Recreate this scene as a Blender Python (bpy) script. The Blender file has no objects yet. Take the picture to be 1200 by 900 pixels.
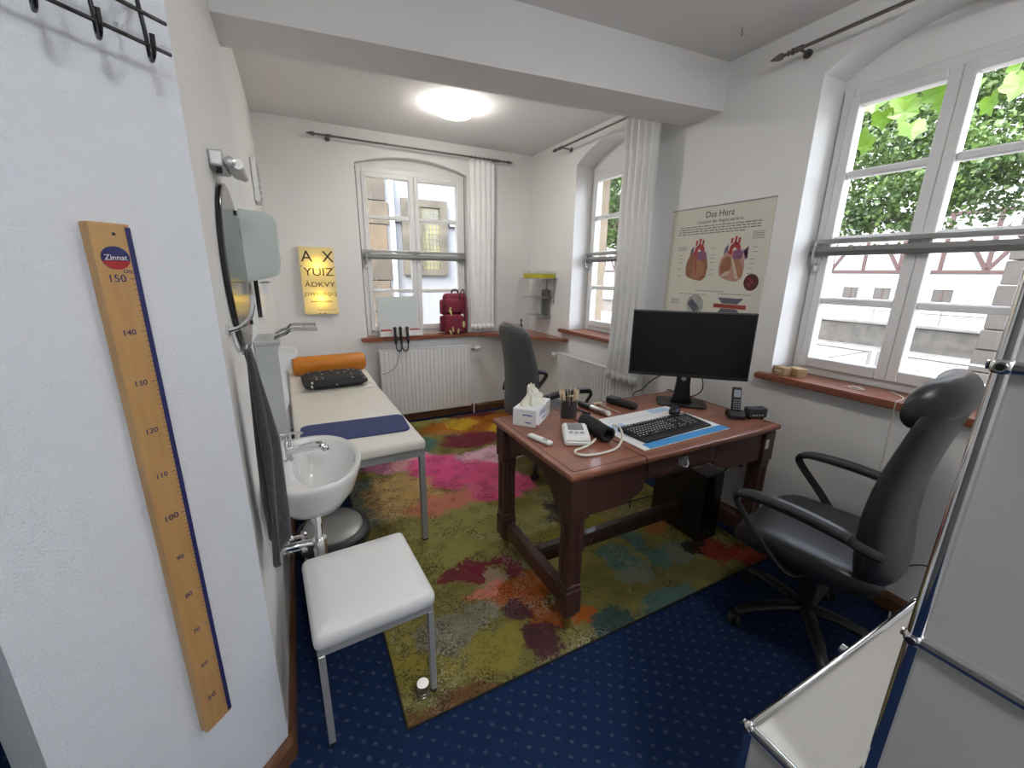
import bpy, bmesh, math, random
from mathutils import Matrix, Vector
random.seed(7)
PI = math.pi
sc = bpy.context.scene
C = sc.collection

# ---------------------------------------------------------------- camera, sky, sun, exposure
cam_d = bpy.data.cameras.new('camera'); cam = bpy.data.objects.new('camera', cam_d); C.objects.link(cam)
cam_d.sensor_width = 36.0; cam_d.lens = 483.1 / 1200 * 36.0; cam_d.clip_start = 0.02; cam_d.clip_end = 300
YAW, PITCH, ROLL = 0.47665, 0.26213, 0.01468
_f = Vector((math.sin(YAW)*math.cos(PITCH), math.cos(YAW)*math.cos(PITCH), -math.sin(PITCH)))
_r = Vector((math.cos(YAW), -math.sin(YAW), 0)); _u = _r.cross(_f)
_r2 = math.cos(ROLL)*_r + math.sin(ROLL)*_u; _u2 = -math.sin(ROLL)*_r + math.cos(ROLL)*_u
cam.matrix_world = Matrix(((_r2.x,_u2.x,-_f.x,0),(_r2.y,_u2.y,-_f.y,0),(_r2.z,_u2.z,-_f.z,1.52),(0,0,0,1)))
sc.camera = cam

world = bpy.data.worlds.new('sky'); sc.world = world; world.use_nodes = True
wn = world.node_tree.nodes; wl = world.node_tree.links
bg = wn['Background']; sky = wn.new('ShaderNodeTexSky')
sky.sky_type = 'NISHITA'; sky.sun_disc = False; sky.sun_elevation = math.radians(52); sky.sun_rotation = math.radians(250)
sky.air_density = 1.0; sky.dust_density = 3.0; sky.ozone_density = 0.6
hs = wn.new('ShaderNodeHueSaturation'); hs.inputs['Saturation'].default_value = 0.45
wl.new(sky.outputs[0], hs.inputs['Color']); wl.new(hs.outputs[0], bg.inputs[0]); bg.inputs[1].default_value = 1.3

sun_d = bpy.data.lights.new('sun', 'SUN'); sun_d.energy = 0.8; sun_d.angle = 0.01; sun_d.color = (1, .95, .87)
sun = bpy.data.objects.new('sun', sun_d); C.objects.link(sun)
sun.rotation_euler = Vector((0.60, 0.15, -0.75)).to_track_quat('-Z', 'Y').to_euler()   # from over the house roof onto the square

sc.view_settings.view_transform = 'Standard'; sc.view_settings.look = 'None'
sc.view_settings.gamma = 1.0; sc.view_settings.use_curve_mapping = False
sc.view_settings.exposure = 1.32

# ---------------------------------------------------------------- helpers
def N(nt, t, **kw):
    n = nt.nodes.new(t)
    for k, v in kw.items(): setattr(n, k, v)
    return n
MATS = {}
def mat(name, col=(.8,.8,.8), rough=.5, metal=0.0, noise=0.0, scale=8.0, bump=0.0, bscale=60.0, spec=0.5, col2=None, emit=None, estr=0.0, coat=0.0, trans=0.0, sheen=0.0, stretch=None, bdist=0.002):
    if name in MATS: return MATS[name]
    m = bpy.data.materials.new(name); m.use_nodes = True; nt = m.node_tree; b = nt.nodes['Principled BSDF']
    b.inputs['Base Color'].default_value = (*col, 1); b.inputs['Roughness'].default_value = rough
    b.inputs['Metallic'].default_value = metal; b.inputs['Specular IOR Level'].default_value = spec
    b.inputs['Coat Weight'].default_value = coat; b.inputs['Transmission Weight'].default_value = trans
    b.inputs['Sheen Weight'].default_value = sheen
    if emit: b.inputs['Emission Color'].default_value = (*emit, 1); b.inputs['Emission Strength'].default_value = estr
    tc = N(nt, 'ShaderNodeTexCoord'); src = tc.outputs['Object']
    if stretch:
        mp = N(nt, 'ShaderNodeMapping'); mp.inputs['Scale'].default_value = stretch
        nt.links.new(src, mp.inputs[0]); src = mp.outputs[0]
    if noise > 0 or col2:
        nz = N(nt, 'ShaderNodeTexNoise'); nz.inputs['Scale'].default_value = scale; nz.inputs['Detail'].default_value = 6
        nt.links.new(src, nz.inputs['Vector'])
        rp = N(nt, 'ShaderNodeMapRange'); rp.inputs[1].default_value = .3; rp.inputs[2].default_value = .7
        nt.links.new(nz.outputs[0], rp.inputs[0])
        mx = N(nt, 'ShaderNodeMix', data_type='RGBA')
        c2 = col2 or tuple(c*(1-noise) for c in col)
        mx.inputs[6].default_value = (*col, 1); mx.inputs[7].default_value = (*c2, 1)
        nt.links.new(rp.outputs[0], mx.inputs[0]); nt.links.new(mx.outputs[2], b.inputs['Base Color'])
    if bump > 0:
        nb = N(nt, 'ShaderNodeTexNoise'); nb.inputs['Scale'].default_value = bscale; nb.inputs['Detail'].default_value = 3
        nt.links.new(src, nb.inputs['Vector'])
        bp = N(nt, 'ShaderNodeBump'); bp.inputs['Strength'].default_value = bump; bp.inputs['Distance'].default_value = bdist
        nt.links.new(nb.outputs[0], bp.inputs['Height']); nt.links.new(bp.outputs[0], b.inputs['Normal'])
    MATS[name] = m
    return m
def glass_mat(name, tint=(1,1,1), refl=0.06, rough=0.0, opac=0.0):
    m = bpy.data.materials.new(name); m.use_nodes = True; nt = m.node_tree; nt.nodes.clear()
    o = N(nt, 'ShaderNodeOutputMaterial'); t = N(nt, 'ShaderNodeBsdfTransparent'); t.inputs[0].default_value = (*tint, 1)
    g = N(nt, 'ShaderNodeBsdfGlossy'); g.inputs['Roughness'].default_value = rough
    lw_ = N(nt, 'ShaderNodeLayerWeight'); pw = N(nt, 'ShaderNodeMath', operation='POWER'); pw.inputs[1].default_value = 4.0; nt.links.new(lw_.outputs['Facing'], pw.inputs[0])
    ad = N(nt, 'ShaderNodeMath', operation='MULTIPLY_ADD'); ad.inputs[1].default_value = 0.5; ad.inputs[2].default_value = 0.02
    nt.links.new(pw.outputs[0], ad.inputs[0])
    mx = N(nt, 'ShaderNodeMixShader'); nt.links.new(ad.outputs[0], mx.inputs[0])
    nt.links.new(t.outputs[0], mx.inputs[1]); nt.links.new(g.outputs[0], mx.inputs[2])
    last = mx
    if opac > 0:
        d = N(nt, 'ShaderNodeBsdfDiffuse'); d.inputs[0].default_value = (.8,.85,.85,1)
        m2 = N(nt, 'ShaderNodeMixShader'); m2.inputs[0].default_value = opac
        nt.links.new(mx.outputs[0], m2.inputs[1]); nt.links.new(d.outputs[0], m2.inputs[2]); last = m2
    nt.links.new(last.outputs[0], o.inputs[0])
    MATS[name] = m
    return m

XF = {}
def empty(name, loc=(0,0,0), rz=0.0):
    o = bpy.data.objects.new(name, None); C.objects.link(o); o.empty_display_size = .1
    o.location = loc; o.rotation_euler = (0,0,rz)
    XF[o] = Matrix.Translation(Vector(loc)) @ Matrix.Rotation(rz, 4, 'Z')
    return o
def tag(o, label, cat, group=None):
    o['label'] = label; o['category'] = cat
    if group: o['group'] = group
    return o
def thing(name, label, cat, loc=(0,0,0), rz=0.0, group=None):
    return tag(empty(name, loc, rz), label, cat, group)
def struct(o):
    o['kind'] = 'structure'; return o
def copy_tree(root, loc, rz=None, label=None):
    r = root.copy(); C.objects.link(r); r.location = loc
    if rz is not None: r.rotation_euler = (0,0,rz)
    XF[r] = Matrix.Translation(Vector(loc)) @ Matrix.Rotation(r.rotation_euler.z, 4, 'Z')
    if label: r['label'] = label
    for ch in list(root.children):
        c = ch.copy(); C.objects.link(c); c.parent = r; XF[c] = XF[r]
        for g in list(ch.children):
            d = g.copy(); C.objects.link(d); d.parent = c; XF[d] = XF[r]
    return r

class B:
    """collects shapes for one mesh"""
    def __init__(s): s.bm = bmesh.new(); s.mi = 0; s.mats = []
    def _fin(s, vs, M):
        if M is not None: bmesh.ops.transform(s.bm, matrix=M, verts=vs)
    def box(s, c, d, rz=0, bev=0.0, rx=0, ry=0, seg=2):
        M = Matrix.Translation(Vector(c)) @ Matrix.Rotation(rz,4,'Z') @ Matrix.Rotation(ry,4,'Y') @ Matrix.Rotation(rx,4,'X')
        r = bmesh.ops.create_cube(s.bm, size=1.0); vs = r['verts']
        bmesh.ops.scale(s.bm, vec=Vector(d), verts=vs)
        if bev > 0:
            es = list({e for v in vs for e in v.link_edges})
            g = bmesh.ops.bevel(s.bm, geom=es, offset=min(bev, min(d)*.49), segments=seg, profile=.5, affect='EDGES')
            vs = list({v for f in g['faces'] for v in f.verts} | {v for v in vs if v.is_valid})
        s._fin(vs, M); return s
    def bb(s, x0, x1, y0, y1, z0, z1, bev=0.0, seg=2):
        return s.box(((x0+x1)/2,(y0+y1)/2,(z0+z1)/2), (abs(x1-x0),abs(y1-y0),abs(z1-z0)), bev=bev, seg=seg)
    def hexa(s, p):
        v = [s.bm.verts.new(q) for q in p]
        for f in ((0,3,2,1),(4,5,6,7),(0,1,5,4),(1,2,6,5),(2,3,7,6),(3,0,4,7)): s.bm.faces.new([v[i] for i in f])
        return s
    def tube(s, pts, r, seg=10, cap=True, closed=False, flat=None):
        pts = [Vector(p) for p in pts]; n = len(pts); rs = r if isinstance(r, (list,tuple)) else [r]*n
        rings = []; up = None
        for i, p in enumerate(pts):
            a = pts[(i-1) % n] if (closed or i > 0) else p; b = pts[(i+1) % n] if (closed or i < n-1) else p
            t = (b-a).normalized()
            if up is None:
                up = Vector((0,0,1)) if abs(t.z) < .9 else Vector((1,0,0))
            x = t.cross(up); x = x.normalized() if x.length > 1e-6 else t.orthogonal().normalized(); y = x.cross(t).normalized(); up = y
            fx, fy = flat if flat else (1,1)
            rings.append([s.bm.verts.new(p + rs[i]*(fx*math.cos(2*PI*k/seg)*x + fy*math.sin(2*PI*k/seg)*y)) for k in range(seg)])
        m = n if closed else n-1
        for i in range(m):
            A, Bq = rings[i], rings[(i+1) % n]
            for k in range(seg): s.bm.faces.new((A[k], A[(k+1)%seg], Bq[(k+1)%seg], Bq[k]))
        if cap and not closed:
            s.bm.faces.new(rings[0][::-1]); s.bm.faces.new(rings[-1])
        return s
    def cyl(s, p0, p1, r0, r1=None, seg=20): return s.tube([p0, p1], [r0, r0 if r1 is None else r1], seg)
    def lathe(s, prof, c=(0,0,0), seg=28, M=None, a0=0, a1=2*PI, sx=1, sy=1):
        full = abs(a1-a0-2*PI) < 1e-6; n = seg if full else seg+1; rows = []; vs = []
        for r, z in prof:
            row = []
            for k in range(n):
                a = a0+(a1-a0)*k/seg
                row.append(s.bm.verts.new((c[0]+sx*r*math.cos(a), c[1]+sy*r*math.sin(a), c[2]+z)))
            rows.append(row); vs += row
        for i in range(len(rows)-1):
            for k in range(seg):
                j = (k+1) % n
                s.bm.faces.new((rows[i][k], rows[i][j], rows[i+1][j], rows[i+1][k]))
        if full:
            if prof[0][0] > 1e-6: s.bm.faces.new(rows[0][::-1])
            if prof[-1][0] > 1e-6: s.bm.faces.new(rows[-1])
        s._fin(vs, M); return s
    def prism(s, poly, lo, hi, ax='z'):
        def P(a, b, h): return {'z':(a,b,h), 'y':(a,h,b), 'x':(h,a,b)}[ax]
        A = [s.bm.verts.new(P(a,b,lo)) for a, b in poly]; D = [s.bm.verts.new(P(a,b,hi)) for a, b in poly]; n = len(poly)
        s.bm.faces.new(A[::-1]); s.bm.faces.new(D)
        for i in range(n): s.bm.faces.new((A[i], A[(i+1)%n], D[(i+1)%n], D[i]))
        return s
    def grid(s, fn, nu, nv, closeu=False):
        V = [[s.bm.verts.new(fn(i/(nu if closeu else nu-1), j/(nv-1))) for j in range(nv)] for i in range(nu)]
        for i in range(nu if closeu else nu-1):
            for j in range(nv-1):
                a = (i+1) % nu; s.bm.faces.new((V[i][j], V[a][j], V[a][j+1], V[i][j+1]))
        return s
    def sph(s, c, r, seg=14, sc_=(1,1,1)):
        M = Matrix.Translation(Vector(c)) @ Matrix.Diagonal((*[r*k for k in sc_],1))
        bmesh.ops.create_uvsphere(s.bm, u_segments=seg, v_segments=max(6,seg*2//3), radius=1, matrix=M); return s
    def poly(s, pts): s.bm.faces.new([s.bm.verts.new(p) for p in pts]); return s
    def weld(s, d=1e-5): bmesh.ops.remove_doubles(s.bm, verts=s.bm.verts, dist=d); return s
    def obj(s, name, m, parent=None, smooth=False, W=False, ang=35, sub=0, solid=0):
        bmesh.ops.recalc_face_normals(s.bm, faces=s.bm.faces)
        if parent is not None and W: bmesh.ops.transform(s.bm, matrix=XF[parent].inverted(), verts=s.bm.verts)
        me = bpy.data.meshes.new(name); s.bm.to_mesh(me); s.bm.free()
        if m is not None: me.materials.append(m)
        o = bpy.data.objects.new(name, me); C.objects.link(o)
        if parent is not None: o.parent = parent; XF[o] = XF[parent]
        else: XF[o] = Matrix.Identity(4)
        if smooth:
            for p in me.polygons: p.use_smooth = True
            if ang < 180: me.set_sharp_from_angle(angle=math.radians(ang))
        if solid:
            md = o.modifiers.new('solid', 'SOLIDIFY'); md.thickness = solid; md.offset = 0
        if sub:
            md = o.modifiers.new('sub', 'SUBSURF'); md.levels = sub; md.render_levels = sub
        return o
def link_copy(o, parent, loc=(0,0,0), rot=(0,0,0), scl=None):
    c = o.copy(); C.objects.link(c); c.parent = parent; c.location = loc; c.rotation_euler = rot
    if scl: c.scale = scl
    XF[c] = XF.get(parent, Matrix.Identity(4)); return c
def top(b, name, m, label, cat, group=None, **kw):
    return tag(b.obj(name, m, None, **kw), label, cat, group)
def text(body, size, m, parent, M, name='lettering', ext=0.0004, align='CENTER', W=True, sx=1.0):
    cu = bpy.data.curves.new('t', 'FONT'); cu.body = body; cu.size = size; cu.align_x = align; cu.align_y = 'CENTER'; cu.extrude = ext; cu.resolution_u = 3
    o = bpy.data.objects.new('t', cu); C.objects.link(o)
    me = bpy.data.meshes.new_from_object(o.evaluated_get(bpy.context.evaluated_depsgraph_get()))
    bpy.data.objects.remove(o); bpy.data.curves.remove(cu)
    MM = M @ Matrix.Diagonal((sx,1,1,1))
    if W and parent is not None: MM = XF[parent].inverted() @ MM
    me.transform(MM); me.materials.clear(); me.materials.append(m); me.name = name
    o = bpy.data.objects.new(name, me); C.objects.link(o); o.parent = parent; XF[o] = XF.get(parent, Matrix.Identity(4))
    return o
def face_M(p, right, up):
    r = Vector(right).normalized(); u = Vector(up).normalized(); n = r.cross(u)
    return Matrix(((r.x,u.x,n.x,p[0]),(r.y,u.y,n.y,p[1]),(r.z,u.z,n.z,p[2]),(0,0,0,1)))
def bez(p0, p1, p2, p3, n=12):
    p0, p1, p2, p3 = map(Vector, (p0,p1,p2,p3))
    return [(1-t)**3*p0+3*(1-t)**2*t*p1+3*(1-t)*t*t*p2+t**3*p3 for t in [i/(n-1) for i in range(n)]]
def smooth_path(pts, n=6, closed=False):
    P = [Vector(p) for p in pts]; out = []; L = len(P)
    for i in range(L if closed else L-1):
        a = P[(i-1)%L] if (closed or i > 0) else P[i]; b = P[i]; c = P[(i+1)%L]; d = P[(i+2)%L] if (closed or i < L-2) else c
        for k in range(n):
            t = k/n; out.append(.5*((2*b)+(c-a)*t+(2*a-5*b+4*c-d)*t*t+(3*b-a-3*c+d)*t**3))
    if not closed: out.append(P[-1])
    return out

# ---------------------------------------------------------------- materials
wallm = mat('wall_paint', (.82,.815,.80), .9, noise=.04, scale=2.0, bump=.35, bscale=90, spec=.15)
stubm = mat('woodchip_wallpaper', (.81,.84,.89), .9, noise=.03, scale=3, bump=.7, bscale=230, spec=.15, bdist=.005)
ceilm = mat('ceiling_paint', (.80,.79,.78), .92, noise=.05, scale=1.2, bump=.15, bscale=40, spec=.1)
greym = mat('corridor_paint', (.20,.19,.185), .95, noise=.2, scale=120, bump=.3, bscale=150)
framem = mat('window_white', (.74,.74,.73), .35, noise=.03, scale=4, bump=.05, bscale=30)
whitep = mat('white_plastic', (.82,.82,.80), .35, noise=.02, scale=6)
glassm = glass_mat('pane_glass')
chrome = mat('chrome', (.82,.82,.83), .08, 1.0, noise=.04, scale=20)
steel = mat('brushed_steel', (.62,.62,.63), .3, 1.0, noise=.12, scale=30, stretch=(1,1,12))
iron = mat('pewter_iron', (.20,.19,.175), .38, .85, noise=.25, scale=30)
blackp = mat('black_plastic', (.016,.016,.018), .42, noise=.2, scale=20)
blackg = mat('black_gloss', (.008,.008,.009), .12, noise=.1, scale=5)
rubber = mat('black_rubber', (.02,.02,.02), .7, noise=.2, scale=40)
redwood = mat('red_brown_sill', (.30,.10,.05), .32, col2=(.20,.06,.03), scale=9, bump=.1, bscale=25, stretch=(3,3,3), coat=.25)
skirtm = mat('oak_skirting', (.20,.09,.04), .4, col2=(.11,.045,.02), scale=14, stretch=(2,2,8), coat=.2)
deskm = mat('old_oak_dark', (.085,.036,.023), .42, col2=(.04,.016,.011), scale=16, bump=.25, bscale=45, stretch=(1.2,7,7), coat=.12, bdist=.001)
desktop = mat('old_oak_top', (.33,.125,.072), .36, col2=(.20,.074,.044), scale=7, bump=.12, bscale=60, stretch=(1,4,4), coat=.15, bdist=.001)
brass = mat('brass', (.45,.33,.14), .35, .9, noise=.3, scale=30)
curtm = mat('curtain_cotton', (.84,.84,.83), .95, noise=.04, scale=8, bump=.2, bscale=300, spec=.1, sheen=.2)
vinyl = mat('cream_vinyl', (.78,.74,.66), .38, noise=.05, scale=3, bump=.12, bscale=120)
stoolv = mat('white_vinyl', (.84,.84,.82), .35, noise=.05, scale=4, bump=.12, bscale=150)
greymet = mat('grey_enamel', (.36,.37,.36), .35, .3, noise=.06, scale=8)
leather = mat('black_leather', (.030,.032,.034), .36, noise=.2, scale=6, bump=.25, bscale=160)
greylea = mat('grey_leatherette', (.085,.09,.09), .5, noise=.12, scale=5, bump=.2, bscale=180)
ceram = mat('white_ceramic', (.80,.80,.78), .07, noise=.01, scale=3, coat=.4)
paper = mat('paper_white', (.83,.83,.82), .75, noise=.02, scale=5)
ink = mat('black_ink', (.02,.02,.025), .7, noise=.1, scale=20)
inkblue = mat('navy_print', (.02,.025,.13), .55, noise=.1, scale=20)
# ---------------------------------------------------------------- room shell
CEIL = 2.71; XR = 2.36; XL = -.172; YB = 4.17
def carpet_mat():
    m = bpy.data.materials.new('blue_dotted_carpet'); m.use_nodes = True; nt = m.node_tree; b = nt.nodes['Principled BSDF']; L = nt.links.new
    tc = N(nt, 'ShaderNodeTexCoord')
    mp = N(nt, 'ShaderNodeMapping'); mp.inputs['Scale'].default_value = (22,22,22); mp.inputs['Rotation'].default_value = (0,0,math.radians(38))
    nj = N(nt, 'ShaderNodeTexNoise'); nj.inputs['Scale'].default_value = 24; nj.inputs['Detail'].default_value = 2; L(tc.outputs['Object'], nj.inputs['Vector'])
    sj = N(nt, 'ShaderNodeVectorMath', operation='SCALE'); sj.inputs['Scale'].default_value = .022; L(nj.outputs['Color'], sj.inputs[0])
    aj = N(nt, 'ShaderNodeVectorMath', operation='ADD'); L(tc.outputs['Object'], aj.inputs[0]); L(sj.outputs[0], aj.inputs[1]); L(aj.outputs[0], mp.inputs[0])
    fr = N(nt, 'ShaderNodeVectorMath', operation='FRACTION'); L(mp.outputs[0], fr.inputs[0])
    sb = N(nt, 'ShaderNodeVectorMath', operation='SUBTRACT'); sb.inputs[1].default_value = (.5,.5,0); L(fr.outputs[0], sb.inputs[0])
    ml = N(nt, 'ShaderNodeVectorMath', operation='MULTIPLY'); ml.inputs[1].default_value = (1,1.5,0); L(sb.outputs[0], ml.inputs[0])
    ln = N(nt, 'ShaderNodeVectorMath', operation='LENGTH'); L(ml.outputs[0], ln.inputs[0])
    mr = N(nt, 'ShaderNodeMapRange'); mr.inputs[1].default_value = .24; mr.inputs[2].default_value = .12; L(ln.outputs['Value'], mr.inputs[0])
    nz = N(nt, 'ShaderNodeTexNoise'); nz.inputs['Scale'].default_value = 26; L(tc.outputs['Object'], nz.inputs['Vector'])
    mu = N(nt, 'ShaderNodeMath', operation='MULTIPLY'); L(mr.outputs[0], mu.inputs[0]); L(nz.outputs[0], mu.inputs[1])
    n2 = N(nt, 'ShaderNodeTexNoise'); n2.inputs['Scale'].default_value = 300; L(tc.outputs['Object'], n2.inputs['Vector'])
    mb = N(nt, 'ShaderNodeMix', data_type='RGBA'); mb.inputs[6].default_value = (.006,.014,.045,1); mb.inputs[7].default_value = (.015,.034,.095,1); L(n2.outputs[0], mb.inputs[0])
    mx = N(nt, 'ShaderNodeMix', data_type='RGBA'); mx.inputs[7].default_value = (.075,.095,.125,1); L(mu.outputs[0], mx.inputs[0]); L(mb.outputs[2], mx.inputs[6])
    L(mx.outputs[2], b.inputs['Base Color']); b.inputs['Roughness'].default_value = .95; b.inputs['Specular IOR Level'].default_value = .1
    bp = N(nt, 'ShaderNodeBump'); bp.inputs['Strength'].default_value = .4; bp.inputs['Distance'].default_value = .003; L(n2.outputs[0], bp.inputs['Height']); L(bp.outputs[0], b.inputs['Normal'])
    return m
struct(B().bb(-1.4, 2.7, -1.7, 4.45, -.12, 0).obj('floor', carpet_mat()))
struct(B().bb(-1.4, 2.9, -1.7, 4.75, CEIL, CEIL+.15).obj('ceiling', ceilm))

def wall(name, ax, u0, u1, d0, d1, ops, m, zt=CEIL):
    b = B()
    def P(u, d, z): return (d,u,z) if ax == 'x' else (u,d,z)
    def cell(ua, ub, za0, za1, zb0, zb1):
        b.hexa([P(ua,d0,za0),P(ub,d0,zb0),P(ub,d1,zb0),P(ua,d1,za0),P(ua,d0,za1),P(ub,d0,zb1),P(ub,d1,zb1),P(ua,d1,za1)])
    cur = u0
    for a, e, z0, sp, cr in sorted(ops):
        cell(cur, a, 0, zt, 0, zt); cell(a, e, 0, z0, 0, z0)
        n = 20 if cr > sp else 1
        for i in range(n):
            t0, t1 = 2*i/n-1, 2*(i+1)/n-1
            h0, h1 = (sp+(cr-sp)*(1-t0*t0), sp+(cr-sp)*(1-t1*t1)) if n > 1 else (sp, sp)
            cell(a+(e-a)*i/n, a+(e-a)*(i+1)/n, h0, zt, h1, zt)
        cur = e
    cell(cur, u1, 0, zt, 0, zt)
    return struct(b.obj(name, m))
sandstone = mat('sandstone', (.30,.24,.165), .9, col2=(.23,.18,.125), scale=6, bump=.4, bscale=50)
W1 = (.462, 1.362, .985, 2.462, 2.600); W2 = (2.46, 3.365, .985, 2.462, 2.600); W3 = (.570, 1.622, .885, 2.438, 2.528)
wall('wall_right', 'x', -1.7, YB, XR, 2.57, [W1, W2], wallm)
wall('wall_right_outer', 'x', -1.7, 4.75, 2.571, 2.74, [(.478,1.346,.985,2.41,2.41),(2.476,3.349,.985,2.41,2.41)], sandstone, zt=CEIL-.002)
for a_, e_ in ((.463,1.361),(2.461,3.364)): struct(B().bb(2.553,2.5705,a_,e_,2.421,2.61).obj('wall_right_infill', wallm))
wall('wall_back', 'y', XL-.2, 2.57, YB, 4.26, [W3], wallm, zt=CEIL-.001)
wall('wall_back_outer', 'y', XL-.2, 2.57, 4.261, 4.47, [(.592,1.60,.885,2.42,2.42)], sandstone, zt=CEIL-.002)
struct(B().bb(.571,1.621,4.245,4.2605,2.431,2.53).obj('wall_back_infill', wallm))
struct(B().bb(-.36, XL, 1.33, 4.17, 0, CEIL-.001).prism([(XL,1.33),(XL,1.189),(-.23,1.13),(-.36,1.26),(-.36,1.33)], 0, CEIL-.001).obj('wall_left', wallm))
struct(B().prism([(-.1712,1.1888),(-.495,.865),(-.60,.97),(-.276,1.294)], 0.0, CEIL-.0015).obj('wall_splay', stubm))
struct(B().bb(-1.4, -1.2, -1.7, 1.9, 0, CEIL).obj('wall_corridor', greym))
struct(B().bb(-1.2, -.36, 1.7, 1.9, 0, CEIL).obj('wall_corridor_end', greym))
struct(B().bb(-1.4, 2.57, -1.9, -1.7, 0, CEIL).obj('wall_front', wallm))
struct(B().hexa([(XL,2.09,2.418),(XR,1.90,2.458),(XR,2.19,2.458),(XL,2.365,2.418),(XL,2.09,CEIL),(XR,1.90,CEIL),(XR,2.19,CEIL),(XL,2.365,CEIL)]).obj('ceiling_beam', ceilm))
# skirting boards
def skirt(name, p0, p1, n, h=.085, t=.02):
    p0 = Vector((*p0,0)); p1 = Vector((*p1,0)); n = Vector((*n,0))*t
    pr = [(0,0),(1,0),(1,.72),(.75,.86),(.45,.96),(.3,1),(0,1)]
    b = B(); A = [b.bm.verts.new(p0+n*a+Vector((0,0,h*z))) for a, z in pr]; D = [b.bm.verts.new(p1+n*a+Vector((0,0,h*z))) for a, z in pr]; k = len(pr)
    for i in range(k): b.bm.faces.new((A[i],A[(i+1)%k],D[(i+1)%k],D[i]))
    b.bm.faces.new(A[::-1]); b.bm.faces.new(D)
    return struct(b.obj(name, skirtm))
skirt('baseboard_left', (XL,1.181), (XL,YB), (1,0))
skirt('baseboard_splay', (-.171,1.189), (-.495,.865), (.7071,-.7071))
skirt('baseboard_back', (XL,YB), (XR,YB), (0,-1))
skirt('baseboard_right', (XR,YB), (XR,-1.7), (-1,0))

# ---------------------------------------------------------------- windows
winh = mat('handle_nickel', (.6,.6,.6), .25, .9, noise=.1, scale=20)
def window(name, ax, u0, u1, z0, z1, d, handle_u, rows=4):
    def P(u, dd, z): return (dd,u,z) if ax == 'x' else (u,dd,z)
    def bar(b, ua, ub, da, db, za, zb, bev=.004):
        p, q = P(ua,da,za), P(ub,db,zb); b.bb(min(p[0],q[0]),max(p[0],q[0]),min(p[1],q[1]),max(p[1],q[1]),za,zb,bev=bev,seg=1)
    root = struct(empty(name, P((u0+u1)/2, d, z0)))
    fw = .048
    b = B(); bar(b,u0,u0+fw,d,d+.07,z0,z1); bar(b,u1-fw,u1,d,d+.07,z0,z1); bar(b,u0+fw,u1-fw,d,d+.07,z1-fw,z1); bar(b,u0+fw,u1-fw,d,d+.07,z0,z0+fw)
    b.obj('frame', framem, root, W=True)
    mid = (u0+u1)/2
    for a, e in ((u0+fw-.008, mid-.001), (mid+.001, u1-fw+.008)):
        za, zb = z0+fw-.006, z1-fw+.006; sw = .043
        b = B(); bar(b,a,a+sw,d-.014,d+.05,za,zb); bar(b,e-sw,e,d-.014,d+.05,za,zb); bar(b,a+sw,e-sw,d-.014,d+.05,zb-sw,zb); bar(b,a+sw,e-sw,d-.014,d+.05,za,za+sw+.012)
        cas = b.obj('casement', framem, root, W=True)
        ga, gb = za+sw+.012, zb-sw
        for i in range(1, rows):
            z = ga+(gb-ga)*i/rows; b = B(); bar(b,a+sw,e-sw,d-.004,d+.045,z-.018,z+.018,.007); b.obj('muntin', framem, cas, W=True)
        for i in range(rows):
            zl = ga+(gb-ga)*i/rows; zh = ga+(gb-ga)*(i+1)/rows
            b = B(); p, q = P(a+sw-.004,d+.02,zl), P(e-sw+.004,d+.02,zh)
            bar(b,a+sw-.004,e-sw+.004,d+.017,d+.021,zl+.008,zh-.008,0); b.obj('pane', glassm, cas, W=True)
    b = B(); u = handle_u; z = 1.59
    bar(b,u-.012,u+.012,d-.026,d-.012,z-.035,z+.035,.003)
    b.tube([P(u,d-.02,z),P(u,d-.055,z),P(u+(.005),d-.06,z+.03),P(u,d-.06,z+.115)], [.007,.007,.008,.006], 10)
    b.obj('handle', winh, root, W=True, smooth=True)
    return root
window('window_1', 'x', .470, 1.354, .993, 2.42, 2.545, 1.318)
window('window_2', 'x', 2.468, 3.357, .993, 2.42, 2.545, 3.32)
window('window_3', 'y', .585, 1.607, .905, 2.43, 4.232, .615)
blindm = mat('blind_rail_grey', (.36,.36,.35), .4, .4, noise=.1, scale=12)
blindd = mat('blind_rail_dark', (.15,.15,.145), .4, .3, noise=.15, scale=12)
def blind(label, ax, u0, u1, d, cords):
    def P(u, dd, z): return (dd,u,z) if ax == 'x' else (u,dd,z)
    t = thing('pleated_blind', label, 'blind', P((u0+u1)/2, d, 1.62), 0, 'pleated blinds folded up at mid window')
    def bar(za, zb, da, db, bev):
        p, q = P(u0,da,za), P(u1,db,zb); return B().bb(p[0],q[0],p[1],q[1],za,zb,bev=bev)
    bar(1.693,1.716,d-.012,d+.012,.004).obj('upper_rail', blindm, t, W=True)
    bar(1.632,1.655,d-.013,d+.013,.004).obj('lower_rail', blindd, t, W=True)
    for i in range(4): bar(1.6555+i*.0055,1.6605+i*.0055,d-.010+.002*(i%2),d+.010-.002*(i%2),0).obj('pleat', blindm, t, W=True)
    for u in cords:
        B().cyl(P(u,d,1.716), P(u,d,2.40), .0012, seg=5).obj('cord', paper, t, W=True)
        B().cyl(P(u,d,1.02), P(u,d,1.632), .0012, seg=5).obj('cord', paper, t, W=True)
    return t
blind('grey pleated blind rail across the big right window above the leather chair', 'x', .475, 1.350, 2.510, (.56,))
blind('grey pleated blind rail across the narrow window half hidden by the long curtain', 'x', 2.475, 3.352, 2.510, (3.25,))
blind('grey pleated blind rail across the window above the red backpack', 'y', .592, 1.600, 4.200, (.70,1.5))
frost = mat('frosted_panel', (.62,.68,.66), .5, noise=.03, scale=3)
top(B().bb(.682,1.068,4.206,4.214,.935,1.285,bev=.002), 'privacy_panel', frost, 'pale green frosted panel leaning in the lower left of the back window', 'panel')

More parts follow.
